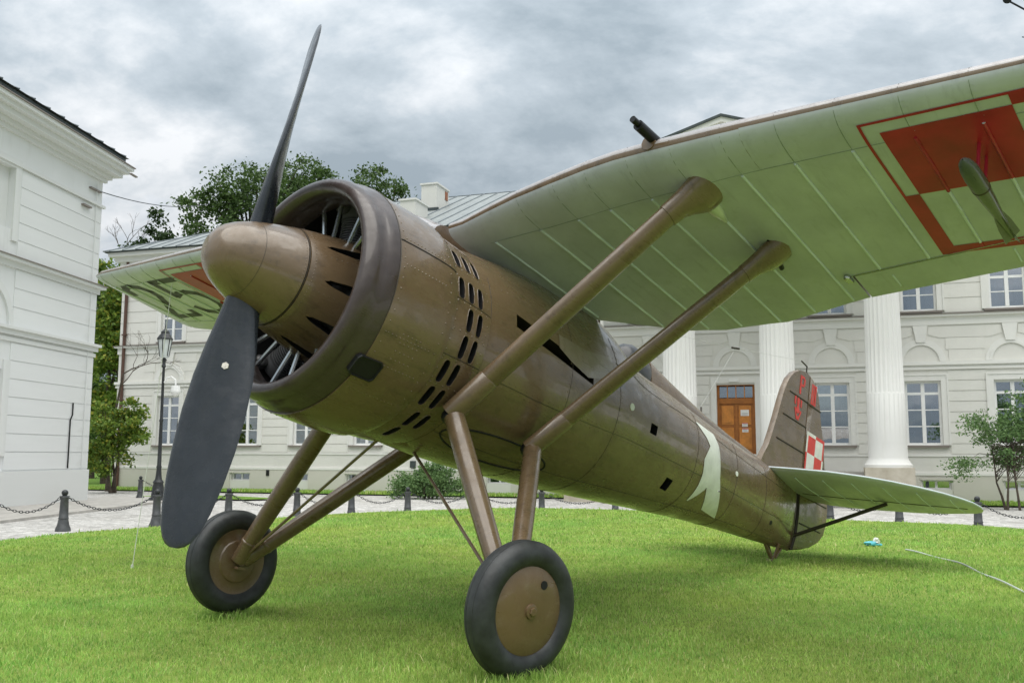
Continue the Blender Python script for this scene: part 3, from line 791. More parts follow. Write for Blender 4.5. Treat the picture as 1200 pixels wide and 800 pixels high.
# ---- tail
FIN = [(5.66, .43), (5.70, .50), (5.77, .60), (5.83, .75), (5.89, .92), (5.945, 1.10), (6.0, 1.25), (6.07, 1.375), (6.17, 1.47), (6.29, 1.53), (6.42, 1.558), (6.53, 1.552)]
RUD = [(6.55, 1.55), (6.63, 1.53), (6.70, 1.49), (6.765, 1.42), (6.83, 1.31), (6.88, 1.18), (6.95, 1.04), (7.03, .86), (7.10, .65), (7.18, .46), (7.245, .27), (7.24, .12), (7.19, .0), (7.08, -.09), (6.9, -.17), (6.7, -.225), (6.47, -.275)]
def slab(poly, th, name, mat, parent, edge=.5):
    """rounded-edge slab in the u-w plane"""
    cx = sum(p[0] for p in poly) / len(poly); cy = sum(p[1] for p in poly) / len(poly)
    rows = []
    for k, v in ((0.985, -th), (1.0, -th * edge), (1.0, th * edge), (.985, th)):
        rows.append([(cx + (p[0] - cx) * k, v, cy + (p[1] - cy) * k) for p in poly])
    mb = A(); mb.grid(rows, close_v=True, caps=True); return mb.build(name, mat, parent, 50)
fin = slab(FIN + [(6.545, .36), (5.6, .36)], .030, 'tail_fin', BROWN, plane)
rud = slab(RUD + [(6.47, .0), (6.565, .05), (6.555, .4)], .028, 'rudder', BROWN, plane)
for w1, ua, ub in ((1.25, 6.11, 6.54), (.99, 6.01, 6.545), (.72, 5.92, 6.545)):
    A().tube([(ua, .031, w1 - .003), (ub, .031, w1)], .008, 6).build('rib', SEAMM, fin)
for w1, ua, ub in ((1.245, 6.565, 6.86), (.68, 6.57, 7.09), (.30, 6.6, 7.2), (.02, 6.6, 7.1)):
    A().tube([(ua, .029, w1), (ub, .029, w1)], .0075, 6).build('rib', SEAMM, rud)
def flat_poly(mb, poly, v, mat=0): mb.prism([(p[0], v, p[1]) for p in poly], (0, .0016, 0), mat)
def quad(mb, u0, w0_, u1, w1_, v, mat=0): flat_poly(mb, [(u0, w0_), (u1, w0_), (u1, w1_), (u0, w1_)], v, mat)
mb = A(); u0, wt, S = 6.575, .965, .43; b = .035; h = S / 2
mv = .0345
quad(mb, u0 + b, wt - h, u0 + h, wt - b, mv, 0); quad(mb, u0 + h, wt - S + b, u0 + S - b, wt - h, mv, 0)
quad(mb, u0 + h, wt - h, u0 + S - b, wt - b, mv, 1); quad(mb, u0 + b, wt - S + b, u0 + h, wt - h, mv, 1)
quad(mb, u0, wt - h, u0 + b, wt, mv, 1); quad(mb, u0 + b, wt - b, u0 + h, wt, mv, 1)
quad(mb, u0 + S - b, wt - S, u0 + S, wt - h, mv, 1); quad(mb, u0 + h, wt - S, u0 + S - b, wt - S + b, mv, 1)
quad(mb, u0 + h, wt - b, u0 + S, wt, mv, 0); quad(mb, u0 + S - b, wt - h, u0 + S, wt - b, mv, 0)
quad(mb, u0, wt - S, u0 + h, wt - S + b, mv, 0); quad(mb, u0, wt - S + b, u0 + b, wt - h, mv, 0)
mb.build('insignia', [REDB, WHITEM], rud, 0)['label'] = 'red and white chequered square on the tail'
mv = .032
mb = A()                                                # letter P
quad(mb, 6.315, 1.285, 6.350, 1.485, mv); quad(mb, 6.35, 1.46, 6.41, 1.485, mv); quad(mb, 6.35, 1.375, 6.41, 1.40, mv); quad(mb, 6.40, 1.395, 6.43, 1.465, mv)
mb.build('tail_letter', REDB, fin, 0)['label'] = 'red letter P near the fin top'
mb = A(); mv2 = .030
for k in range(3): quad(mb, 6.60 + .043 * k, 1.275, 6.628 + .043 * k, 1.462, mv2)
quad(mb, 6.595, 1.462, 6.72, 1.478, mv2); quad(mb, 6.595, 1.262, 6.72, 1.275, mv2)
mb.build('tail_numeral', REDB, rud, 0)['label'] = 'red barred numeral III on the rudder'
mb = A()                                                # squadron emblem: small shield-like figure
flat_poly(mb, [(6.225, 1.235), (6.265, 1.245), (6.262, 1.15), (6.23, 1.16)], mv)
flat_poly(mb, [(6.285, 1.22), (6.315, 1.255), (6.345, 1.22), (6.335, 1.15), (6.365, 1.10), (6.315, 1.07), (6.27, 1.10), (6.296, 1.15)], mv)
flat_poly(mb, [(6.365, 1.235), (6.40, 1.225), (6.395, 1.15), (6.37, 1.16)], mv)
flat_poly(mb, [(6.24, 1.12), (6.262, 1.13), (6.30, 1.05), (6.345, 1.05), (6.38, 1.12), (6.40, 1.11), (6.35, 1.01), (6.29, 1.01)], mv)
mb.build('tail_emblem', REDB, fin, 0)['label'] = 'red winged emblem below the letter on the fin'
A().tube([(6.50, 0, 1.54), (6.50, 0, 1.635), (6.36, 0, 1.650)], .008, 6).build('aerial_post', SEAMM, fin)
# tailplane halves
SLE = [(.03, 5.77), (.3, 5.80), (.6, 5.85), (.9, 5.96), (1.1, 6.07), (1.3, 6.22), (1.45, 6.36), (1.56, 6.50), (1.63, 6.62), (1.665, 6.76)]
STE = [(.03, 6.95), (.2, 7.04), (.5, 7.09), (1.0, 7.09), (1.25, 7.06), (1.45, 7.0), (1.56, 6.97), (1.63, 6.92), (1.665, 6.84)]
def stabpt(v, x, sdn):
    a, b = lerp_tab(SLE, v), lerp_tab(STE, v); u = a + (b - a) * x
    mid_ = .385 - .085 * (u - 5.77) / 1.3 - .01 * v
    th = .034 * (b - a) / 1.2 * (4 * max(x, 0.0) ** .55 * (1 - x)) + .004
    return u, v, mid_ + sdn * th
for sg in (1, -1):
    mb = A(); rows = []
    xs = [0, .01, .03, .08, .18, .35, .55, .75, .9, 1.0]
    for v in fine([p[0] for p in SLE], .1):
        lo = [stabpt(v, x, -1) for x in reversed(xs)]; hi = [stabpt(v, x, 1) for x in xs]
        rows.append([(p[0], sg * p[1], p[2]) for p in lo + hi])
    mb.grid(rows, close_v=True, caps=True); n = 2 * len(xs)
    for i in range(len(mb.m)): mb.m[i] = 1 if (i % n) < len(xs) else 0
    tp = mb.build('tailplane', [simple('tailplane_pale_edge', (.52, .58, .52), .4, var=.06) if False else BROWN, GREENM], plane, 45)
    # pale leading edge strip
    A().tube([(lambda p: (p[0] - .002, sg * p[1], p[2] + .001))(stabpt(v, 0.0, 0)) for v in fine([p[0] for p in SLE], .1)], .0085, 7).build('leading_edge', GREENR, tp)
    for v in (.25, .5, .75, 1.0, 1.25, 1.48):
        A().tube([(lambda p: (p[0], sg * p[1], p[2] - .0015))(stabpt(v, x, -1)) for x in (.12, .3, .5, .7, .95)], .0055, 6).build('rib', GREENR, tp)
    A().tube([(lambda p: (p[0], sg * p[1], p[2] - .001))(stabpt(v, .56, -1)) for v in fine([.1, .6, 1.1, 1.55], .1)], .004, 5).build('hinge_line', SEAMM, tp)
    b0_ = Vector((6.46, sg * .05, -.13)); t0 = stabpt(.86, .62, -1); t0 = Vector((t0[0], sg * t0[1], t0[2] - .006))
    mb = A(); mb.tube([b0_, t0], .017, 10, flat=((1, 0, 0), 1.4)); mb.build('tailplane_strut', SEAMM, plane)
# rudder post and tail skid
A().tube([(6.535, .02, .30), (6.50, .05, .1), (6.47, .055, -.13), (6.46, .03, -.27)], .016, 8).build('rudder_post', SEAMM, plane)
for P0 in ((5.95, .0, -.29), (6.14, .06, -.27), (6.14, -.06, -.27), (6.33, 0, -.265)):
    A().tube([P0, (6.16, 0, -.445)], .016, 8).build('skid_strut', BROWN2, plane)
mb = A(); mb.box((6.10, -.035, -.475), (6.24, .035, -.425)); mb.build('skid_shoe', BROWN2, plane)
# ---- wing machine guns
def wing_gun(sg):
    v = 1.45; lw = lerp_tab(LEW, v)
    mb = A(); mb.tube([(1.40, sg * v, lw + .045), (1.14, sg * v, lw + .045)], .030, 14); g = mb.build('wing_gun', GUNM, plane, 40)
    mb = A(); mb.tube([(1.15, sg * v, lw + .050), (1.085, sg * v, lw + .050)], .019, 12); mb.build('muzzle', GUNM, g, 40)
    mb = A(); mb.tube([(1.36, sg * (v - .018), lw + .02), (1.28, sg * (v - .02), lw + .02)], .045, 12); mb.build('gun_port', BROWN2, g)
wing_gun(1); wing_gun(-1)
# ---- aerial wire from the fin post to the fuselage mast and on
ins = Vector((4.995, 0, 1.307))
A().tube([(6.36, 0, 1.65), (4.995, 0, 1.307)], .0014, 5).build('aerial_wire', HEMP, plane)
A().tube([(4.995, 0, 1.307), (3.05, -.5, .98)], .0014, 5).build('aerial_wire', HEMP, plane)
A().tube([(4.52, 0, .60), (4.995, 0, 1.307)], .0016, 5).build('aerial_wire', HEMP, plane)
A().tube([(5.06, 0, 1.324), (4.93, 0, 1.290)], .010, 6).build('insulator', SEAMM, plane)

# ---- practice bomb hanging under the near wing
BX = (1.48, 3.0, .775)
bomb = bpy.data.objects.new('aerial_bomb', None); col.objects.link(bomb)
bp = body(1.9, 3.0, .70); bomb.matrix_world = Matrix.Translation(bp) @ plane.matrix_world.to_3x3().to_4x4()
def XB(p):
    q = body(*p) - bp
    return (-q.dot(a_), q.dot(pt_), q.dot(w_))
mb = MB(XB); mb.lathe([(0, .003), (.012, .017), (.04, .030), (.09, .039), (.17, .0425), (.26, .041), (.40, .034), (.55, .025), (.70, .017), (.82, .010), (.825, .001)], 'u', 28, c=BX)
mb.build('bomb_body', BOMBM, bomb, 50)
MB(XB).lathe([(.265, .0406), (.27, .0420), (.278, .0418), (.28, .0400)], 'u', 28, c=BX).build('body_joint', SEAMM, bomb)
for k in range(4):
    q = R(45 + 90 * k); cq, sq = math.cos(q), math.sin(q)
    pl = [(.56, .026), (.68, .040), (.83, .046), (.83, .008)]
    mb = MB(XB); mb.prism([(BX[0] + x, BX[1] + r * cq, BX[2] + r * sq) for x, r in pl], (0, -sq * .003, cq * .003)); mb.build('tail_vane', BOMBM, bomb, 0)
MB(XB).tube([(BX[0] + .22, BX[1], BX[2] + .038), (BX[0] + .22, BX[1], wlow(3.0, .22) - .004)], .009, 8).build('rack_lug', REDM, bomb)
MB(XB).tube([(BX[0] + .34, BX[1], BX[2] + .032), (BX[0] + .34, BX[1], wlow(3.0, .28) - .004)], .008, 8).build('rack_lug', REDM, bomb)
tag(bomb, 'small dark green finned bomb hanging beneath the red wing insignia', 'bomb')

# ---- tether string from the far wing to a ground peg
s0 = body(1.62, -4.13, wlow(4.13, .24)); s1 = Vector((-3.40, 8.70, -.005))
st = empty('tether_string', s1)
mb = MB(lambda p: Vector(p) - s1); mb.tube([s0, (s0 + s1) / 2 + Vector((.01, 0, -.01)), s1], .0035, 5); mb.build('string', WHITEM, st)
mb = MB(lambda p: Vector(p) - s1); mb.tube([s1 + Vector((0, 0, -.03)), s1 + Vector((.0, 0, .035))], .012, 7); mb.build('peg', WHITEM, st)
tag(st, 'thin white tether string running from the far wing down to the grass', 'string')
#SETTING
# ================================================================== GROUND
GZ = -0.42                                   # level of the paved court
LC = (0.8, 10.0)
EDGE = [(-7.9, 14.6), (-6.9, 17.1), (-5.0, 19.9), (-2.4, 22.4), (0, 22.9), (2, 22.8), (4.4, 21.4), (6.4, 19.7), (8.1, 18.4), (9.3, 17.3), (11.5, 14.0), (12.3, 9.0), (10.5, 2.0), (5.5, -2.5), (0, -4), (-5.5, -2.5), (-9.0, 3.0), (-9.0, 9.5)]
EDP = sorted((math.atan2(y - LC[1], x - LC[0]), math.hypot(x - LC[0], y - LC[1])) for x, y in EDGE)
_ea = np.array([a for a, r in EDP]); _er = np.array([r for a, r in EDP])
_ea = np.concatenate([_ea - 2 * np.pi, _ea, _ea + 2 * np.pi]); _er = np.concatenate([_er] * 3)
def edge_r(a): return np.interp(a, _ea, _er)
def lawn_z(x, y):
    """gentle mound: level under the airplane, falling to the kerb"""
    dx, dy = x - LC[0], y - LC[1]
    k = np.hypot(dx, dy) / edge_r(np.arctan2(dy, dx))
    t = np.clip((k - .60) / .40, 0, 1)
    return -.31 * t * t * (3 - 2 * t) + .012 * np.sin(x * 1.3 + 1) * np.sin(y * 1.1) - .006

def ground_mat(name, stops, scale, rough=.95, bmp=.3, bscale=60, det=8):
    m, t, b = mat_new(name)
    co = coords(t); nz = noise(t, co, scale, det, .62)
    t.links.new(ramp(t, nz, stops), b.inputs['Base Color']); b.inputs['Roughness'].default_value = rough; b.inputs['Specular IOR Level'].default_value = .15
    bump(t, b, noise(t, co, bscale, 4), bmp, .01)
    return m
SOIL = ground_mat('lawn_soil', [(.3, (.16, .22, .045)), (.7, (.25, .32, .07))], 9)
FIELD = ground_mat('far_ground', [(.3, (.05, .09, .02)), (.7, (.08, .13, .03))], .3)
def cobble():
    m, t, b = mat_new('worn_setts')
    co = coords(t)
    v = N(t, 'ShaderNodeTexVoronoi'); v.inputs['Scale'].default_value = 8.5; v.inputs['Randomness'].default_value = .75; t.links.new(co, v.inputs[0])
    v2 = N(t, 'ShaderNodeTexVoronoi', feature='DISTANCE_TO_EDGE'); v2.inputs['Scale'].default_value = 8.5; v2.inputs['Randomness'].default_value = .75; t.links.new(co, v2.inputs[0])
    nz = noise(t, co, 1.1, 6, .65)
    base = ramp(t, nz, [(.3, (.40, .385, .36)), (.7, (.56, .55, .53))])
    hs = N(t, 'ShaderNodeHueSaturation'); t.links.new(base, hs.inputs['Color'])
    sx = N(t, 'ShaderNodeSeparateColor'); t.links.new(v.outputs['Color'], sx.inputs[0])
    t.links.new(M(t, 'MULTIPLY_ADD', sx.outputs[0], .5, .72), hs.inputs['Value'])
    jt = ramp(t, v2.outputs['Distance'], [(.0, (.35, .35, .35)), (.07, (1, 1, 1))])
    mx = N(t, 'ShaderNodeMix', data_type='RGBA', blend_type='MULTIPLY'); mx.inputs[0].default_value = 1
    t.links.new(hs.outputs[0], mx.inputs[6]); t.links.new(jt, mx.inputs[7]); t.links.new(mx.outputs[2], b.inputs['Base Color'])
    b.inputs['Roughness'].default_value = .8
    bump(t, b, v2.outputs['Distance'], .5, .02)
    return m
COBBLE = cobble()
KERB = simple('kerb_stone', (.42, .40, .37), .85, var=.2, scale=4, bmp=.3, bscale=30)
def sheet(name, pts, z, mat):
    mb = MB(); mb.add([(x, y, z) for x, y in pts], [tuple(range(len(pts)))]); o = mb.build(name, mat, None, 0); o['kind'] = 'structure'; return o
gm = MB(); gm.add([(-1500, -1500, GZ - .03), (1500, -1500, GZ - .03), (1500, 1500, GZ - .03), (-1500, 1500, GZ - .03)], [(0, 1, 2, 3)])
gm.build('ground', FIELD, None, 0)['kind'] = 'structure'
sheet('paved_court', [(-60, -14), (60, -14), (60, 22), (19.5, 27.2), (-17.6, 38.6), (-19, 44), (-60, 44)], GZ, COBBLE)
# lawn
mb = MB(); rows = []
for i in range(0, 41):
    row = []
    for j in range(120):
        a = -math.pi + 2 * math.pi * j / 120; r = float(edge_r(a)) * i / 40
        x, y = LC[0] + r * math.cos(a), LC[1] + r * math.sin(a)
        row.append((x, y, float(lawn_z(x, y))))
    rows.append(row)
rows.append([(p[0] * 1.001, p[1] * 1.001, GZ - .02) for p in rows[-1]])
mb.grid(rows, close_v=True); lawn = mb.build('lawn', SOIL, None, 60); lawn['kind'] = 'structure'

# ---- grass blades
def grass_mat(name, dark, light, dry):
    m, t, b = mat_new(name)
    g = N(t, 'ShaderNodeNewGeometry')
    n1 = noise(t, coords(t, 'Object'), .55, 4, .6); n2 = noise(t, coords(t, 'Object'), 2.6, 4, .6)
    c1 = ramp(t, g.outputs['Random Per Island'], [(0, dark), (.45, light), (.86, light), (1, dry)])
    hs = N(t, 'ShaderNodeHueSaturation'); t.links.new(c1, hs.inputs['Color'])
    t.links.new(M(t, 'MULTIPLY_ADD', n1, .13, .432), hs.inputs['Hue'])
    t.links.new(M(t, 'MULTIPLY_ADD', n2, 1.0, .58), hs.inputs['Value'])
    t.links.new(hs.outputs[0], b.inputs['Base Color'])
    b.inputs['Roughness'].default_value = .55; b.inputs['Specular IOR Level'].default_value = .25
    tr = N(t, 'ShaderNodeBsdfTranslucent'); t.links.new(hs.outputs[0], tr.inputs[0])
    mx = N(t, 'ShaderNodeMixShader'); mx.inputs[0].default_value = .45
    o = t.nodes['Material Output']; t.links.new(b.outputs[0], mx.inputs[1]); t.links.new(tr.outputs[0], mx.inputs[2]); t.links.new(mx.outputs[0], o.inputs[0])
    return m
GRASS = grass_mat('grass_blades', (.155, .285, .06), (.39, .575, .14), (.66, .62, .32))
def blades(name, x, y, z, h, wd, mat, kind='stuff'):
    """one mesh of bent tapering blades (5 vertices, 3 triangles each)"""
    n = len(x); rs = np.random.RandomState(5)
    ang = rs.rand(n) * 2 * np.pi; lean = rs.rand(n) * .75 + .1; la = rs.rand(n) * 2 * np.pi
    cx, cy = np.cos(ang) * wd / 2, np.sin(ang) * wd / 2; lx, ly = np.cos(la) * lean * h, np.sin(la) * lean * h
    V = np.zeros((n, 5, 3), np.float32)
    V[:, 0] = np.stack([x - cx, y - cy, z], 1); V[:, 1] = np.stack([x + cx, y + cy, z], 1)
    V[:, 2] = np.stack([x + cx * .8 + lx * .4, y + cy * .8 + ly * .4, z + h * .6], 1); V[:, 3] = np.stack([x - cx * .8 + lx * .4, y - cy * .8 + ly * .4, z + h * .6], 1)
    V[:, 4] = np.stack([x + lx, y + ly, z + h * (1 - .25 * lean)], 1)
    base = (np.arange(n) * 5)[:, None]
    q = base + np.array([[0, 1, 2, 3]]); t3 = base + np.array([[3, 2, 4]])
    loops = np.concatenate([q, t3], 1).astype(np.int32).ravel()
    me = bpy.data.meshes.new(name)
    me.vertices.add(n * 5); me.vertices.foreach_set('co', V.ravel())
    me.loops.add(n * 7); me.loops.foreach_set('vertex_index', loops)
    ls = (np.arange(n) * 7)[:, None] + np.array([[0, 4]]); me.polygons.add(n * 2)
    me.polygons.foreach_set('loop_start', ls.astype(np.int32).ravel())
    me.update(calc_edges=True); me.materials.append(mat)
    o = bpy.data.objects.new(name, me); col.objects.link(o); o['kind'] = kind
    return o
def inside_lawn(x, y, m=.0):
    dx, dy = x - LC[0], y - LC[1]; return np.hypot(dx, dy) < edge_r(np.arctan2(dy, dx)) - m
rs = np.random.RandomState(3)
X, Y, H, W = [], [], [], []
for y0, y1, dens, hh, ww in ((2.6, 4.6, 11000, .028, .0034), (4.6, 7, 7500, .028, .0044), (7, 10.5, 3600, .029, .0064), (10.5, 15, 1700, .032, .0105), (15, 23.4, 800, .036, .018)):
    half = lambda yy: yy * .66 + .9
    A0_ = (half(y0) + half(y1)) * (y1 - y0); n = int(A0_ * dens)
    yy = y0 + (y1 - y0) * rs.rand(n); xx = (rs.rand(n) * 2 - 1) * half(y1); k = (np.abs(xx) < half(yy)) & inside_lawn(xx, yy)
    xx, yy = xx[k], yy[k]
    tuft = .75 + .5 * (np.sin(xx * 2.1 + np.sin(yy * 1.7) * 2) * np.sin(yy * 2.6 + 1.3) * .5 + .5)
    X.append(xx); Y.append(yy); H.append(hh * tuft * (.45 + .9 * rs.rand(len(xx)) + 1.1 * (rs.rand(len(xx)) > .985))); W.append(ww * (.7 + .6 * rs.rand(len(xx))))
for u_, v_, w_c, hl in ((WU, WV, WW, .16), (WU, -WV, WW, .16), (6.17, 0, -.46, .07)):
    c_p = body(u_, v_, w_c); n = 900; aa = rs.normal(size=n) * hl; bb = rs.normal(size=n) * .085
    X.append(c_p.x + a_.x * aa + pt_.x * bb); Y.append(c_p.y + a_.y * aa + pt_.y * bb); H.append(.035 + .04 * rs.rand(n)); W.append(np.full(n, .005))
X, Y, H, W = map(np.concatenate, (X, Y, H, W))
g = blades('grass', X, Y, lawn_z(X, Y) - .004, H, W, GRASS)
tag(g, 'bright green mown grass covering the round lawn', 'grass')
# clover and broad leaf weeds low in the turf
n = 1500; yy = 3 + 9 * rs.rand(n) ** 1.6; xx = (rs.rand(n) * 2 - 1) * (yy * .62 + .6); k = inside_lawn(xx, yy, .2) & (np.sin(xx * 1.9 + 2) * np.sin(yy * 2.3) > .05); xx, yy = xx[k], yy[k]
WEED = grass_mat('weed_leaves', (.20, .36, .06), (.38, .58, .12), (.45, .60, .16))
g = blades('clover', xx, yy, lawn_z(xx, yy), .016 + .016 * rs.rand(len(xx)), .010 + .008 * rs.rand(len(xx)), WEED)
tag(g, 'broad leaved clover scattered through the mown grass', 'clover')

# ================================================================== BUILDINGS
def stucco(name, c, var=.05, dirt=(.55, .53, .47), amp=.28):
    m, t, b = mat_new(name)
    co = coords(t); n1 = noise(t, co, .7, 6, .6); n2 = noise(t, coords(t, vec=(3.0, 3.0, .5)), 1.3, 6, .65)
    base = ramp(t, n1, [(.3, tuple(x * (1 - var) for x in c)), (.7, tuple(min(1, x * (1 + var)) for x in c))])
    mx = N(t, 'ShaderNodeMix', data_type='RGBA'); mx.inputs[7].default_value = dirt + (1,)
    t.links.new(ramp(t, n2, [(.55, (0, 0, 0)), (.85, (amp, amp, amp))]), mx.inputs[0]); t.links.new(base, mx.inputs[6]); t.links.new(mx.outputs[2], b.inputs['Base Color'])
    b.inputs['Roughness'].default_value = .85; b.inputs['Specular IOR Level'].default_value = .2
    bump(t, b, noise(t, co, 45, 3), .12, .006)
    return m
CREAM = stucco('cream_stucco', (.72, .71, .665)); CREAM2 = stucco('pale_stucco_trim', (.76, .755, .72)); PLINTHC = stucco('plinth_stucco', (.60, .58, .52))
WHITEW = stucco('white_stucco', (.75, .76, .76), .04, (.55, .55, .52), .55); WHITET = stucco('white_cornice', (.72, .73, .72), .04)
def zinc(name, c):
    m, t, b = mat_new(name)
    co = coords(t); n1 = noise(t, coords(t, vec=(2.2, .5, .5)), 1.6, 6, .6); n2 = noise(t, co, 6, 5)
    mx = N(t, 'ShaderNodeMix', data_type='RGBA'); mx.inputs[0].default_value = .4
    t.links.new(ramp(t, n1, [(.3, tuple(x * .75 for x in c)), (.7, tuple(x * 1.2 for x in c))]), mx.inputs[6]); t.links.new(ramp(t, n2, [(.35, tuple(x * .7 for x in c)), (.65, tuple(x * 1.2 for x in c))]), mx.inputs[7])
    t.links.new(mx.outputs[2], b.inputs['Base Color']); b.inputs['Roughness'].default_value = .5; b.inputs['Metallic'].default_value = .25
    return m
ZINC = zinc('weathered_zinc', (.29, .315, .31)); ZINCD = zinc('dark_tin', (.06, .075, .075)); SEAMZ = simple('roof_seam_tin', (.14, .165, .18), .5, metal=.2)
FRAMEW = simple('window_white', (.84, .84, .83), .5, var=.04); SILLM = simple('sill_tin', (.22, .19, .17), .5)
def glass(name, tint, refl):
    m, t, b = mat_new(name); o = t.nodes['Material Output']; t.nodes.remove(b)
    tr = N(t, 'ShaderNodeBsdfTransparent'); tr.inputs[0].default_value = tint + (1,)
    gl = N(t, 'ShaderNodeBsdfGlossy'); gl.inputs['Roughness'].default_value = .02; gl.inputs[0].default_value = (.9, .95, 1, 1)
    nb = N(t, 'ShaderNodeBump'); nb.inputs['Strength'].default_value = .06; nb.inputs['Distance'].default_value = .02
    t.links.new(noise(t, coords(t), 2.0, 2), nb.inputs['Height']); t.links.new(nb.outputs[0], gl.inputs['Normal'])
    mx = N(t, 'ShaderNodeMixShader'); mx.inputs[0].default_value = refl
    t.links.new(tr.outputs[0], mx.inputs[1]); t.links.new(gl.outputs[0], mx.inputs[2]); t.links.new(mx.outputs[0], o.inputs[0])
    return m
GLASS = glass('window_glass', (.46, .52, .56), .40)
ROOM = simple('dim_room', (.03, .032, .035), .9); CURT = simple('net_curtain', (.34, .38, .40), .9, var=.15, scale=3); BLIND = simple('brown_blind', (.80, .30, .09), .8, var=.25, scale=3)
WOOD = simple('orange_door_wood', (.56, .21, .030), .38, var=.22, scale=5, coat=.3); WOODD = simple('dark_door_wood', (.36, .125, .02), .45, var=.2)
PAPER = simple('paper_notice', (.80, .80, .78), .7, var=.03); STONE = ground_mat('plinth_sandstone', [(.3, (.36, .32, .25)), (.5, (.47, .43, .35)), (.7, (.56, .52, .44))], 2.6, bmp=.25, bscale=18); STEPM = ground_mat('step_stone', [(.3, (.30, .29, .27)), (.7, (.42, .41, .38))], 3)
BRICK = simple('chimney_brick', (.33, .13, .07), .85, var=.35, scale=9)
PIPEM = simple('brown_downpipe', (.10, .05, .035), .5)

_cubes = {}
def cube(mat):
    if mat.name not in _cubes:
        mb = MB(); mb.box((-.5, -.5, -.5), (.5, .5, .5)); _cubes[mat.name] = mb.mesh('block_' + mat.name, [mat], 0)
    return _cubes[mat.name]
def piece(name, lo, hi, mat, parent):
    o = bpy.data.objects.new(name, cube(mat)); col.objects.link(o); o.parent = parent
    o.location = [(a + b) / 2 for a, b in zip(lo, hi)]; o.scale = [abs(b - a) for a, b in zip(lo, hi)]
    return o

FT_ = .33; PHI = math.atan(FT_)
hall = empty('columned_hall', (0, 34.0, GZ), -PHI)
tag(hall, 'long cream stucco hall with fluted columns, orange door and grey metal roof', 'building')
def zl(z): return z - GZ          # world height to local
S0, S1 = -17.25, 23.0
BAYS = [-14.68, -10.98, -8.35, -5.76, -3.15, -.5, 2.15, 4.95, 7.83, 10.88, 13.57, 16.11, 18.7, 21.3]
DOOR_S = 7.83
LV = dict(plinth=.47, sill=1.37, head=3.37, b1=3.72, b1t=3.97, b2=5.18, b2t=5.46, usill=5.58, uhead=7.10, top=8.8, eave=9.4)
# wall with openings: one mesh of butted blocks 0.35 thick
wm = MB()
def wblock(s0, s1, z0, z1, d0=.0, d1=.35, m=0): wm.box((s0, d0, zl(z0)), (s1, d1, zl(z1)), m)
wblock(S0, S1, GZ, .02, 0, .35); 
BAS = [-11.18, -8.61, -6.12, -3.4, -.48, 2.3, 13.84, 16.15, 18.7]
bsorted = sorted(BAS); cur = S0
for s in bsorted: wblock(cur, s - .42, .02, .30); cur = s + .42
wblock(cur, S1, .02, .30); wblock(S0, S1, .30, .62)
WH = .52
cur = S0
for s in BAYS:
    hw_ = .62 if s == DOOR_S else WH
    wblock(cur, s - hw_, .62, LV['head']); cur = s + hw_
    if s != DOOR_S: wblock(s - hw_, s + hw_, .62, LV['sill'])
wblock(cur, S1, .62, LV['head']); wblock(S0, S1, LV['head'], LV['usill'])
cur = S0
for s in BAYS: wblock(cur, s - WH, LV['usill'], LV['uhead']); cur = s + WH
wblock(cur, S1, LV['usill'], LV['uhead']); wblock(S0, S1, LV['uhead'], LV['eave'])
wm.box((S0, .35, zl(GZ)), (S0 + .35, 14, zl(LV['eave']))); wm.box((S1 - .35, .35, zl(GZ)), (S1, 14, zl(LV['eave']))); wm.box((S0 + .35, 13.65, zl(GZ)), (S1 - .35, 14, zl(LV['eave'])))
wall = wm.build('wall', CREAM, hall, 0)
# room behind the windows: floor, back partition and ceiling
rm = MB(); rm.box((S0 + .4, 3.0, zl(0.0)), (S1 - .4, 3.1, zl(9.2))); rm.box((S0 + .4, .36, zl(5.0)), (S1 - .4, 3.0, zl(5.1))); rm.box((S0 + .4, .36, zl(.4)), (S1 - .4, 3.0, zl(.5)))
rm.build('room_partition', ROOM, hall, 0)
# plinth offset
piece('plinth_band', (S0 - .04, -.05, zl(.44)), (S1 + .04, -.0, zl(.52)), CREAM2, hall)
for a, b in zip([S0] + bsorted, bsorted + [S1]):
    lo_ = a + (.46 if a != S0 else 0); hi_ = b - (.46 if b != S1 else 0)
    if hi_ - lo_ > .1: piece('plinth_panel', (lo_, -.035, zl(GZ)), (hi_, 0, zl(.44)), PLINTHC, hall)
# string courses
def band(z0, z1, d, mat=CREAM2, nm='string_course'): piece(nm, (S0 - d, -d, zl(z0)), (S1 + d, 0, zl(z1)), mat, hall)
band(3.72, 3.80, .06); band(3.86, 3.97, .10); band(3.80, 3.86, .03)
band(5.12, 5.38, .05); band(5.38, 5.44, .16); band(5.44, 5.465, .19, SILLM, 'string_flashing')
band(8.75, 9.0, .10); band(9.0, 9.2, .25); band(9.2, 9.36, .45); band(9.36, 9.42, .55, ZINCD, 'gutter')
piece('ground_band', (S0 - .03, -.03, zl(1.02)), (S1 + .03, 0, zl(1.08)), CREAM2, hall)
# rusticated courses on the piers between openings
TRIM = .20
def courses(z0, z1, n, half, skip_door=True):
    h = (z1 - z0) / n
    edges = []
    cur = S0
    for s in BAYS:
        hh = half + (.12 if s == DOOR_S else 0)
        edges.append((cur, s - hh)); cur = s + hh
    edges.append((cur, S1))
    for a, b in edges:
        if b - a < .15: continue
        for k in range(n):
            piece('wall_course', (a + .012, -.022, zl(z0 + k * h) + .014), (b - .012, 0, zl(z0 + (k + 1) * h) - .014), CREAM, wall)
courses(1.09, 3.70, 8, WH + TRIM)
courses(5.50, 8.72, 7, WH + TRIM)
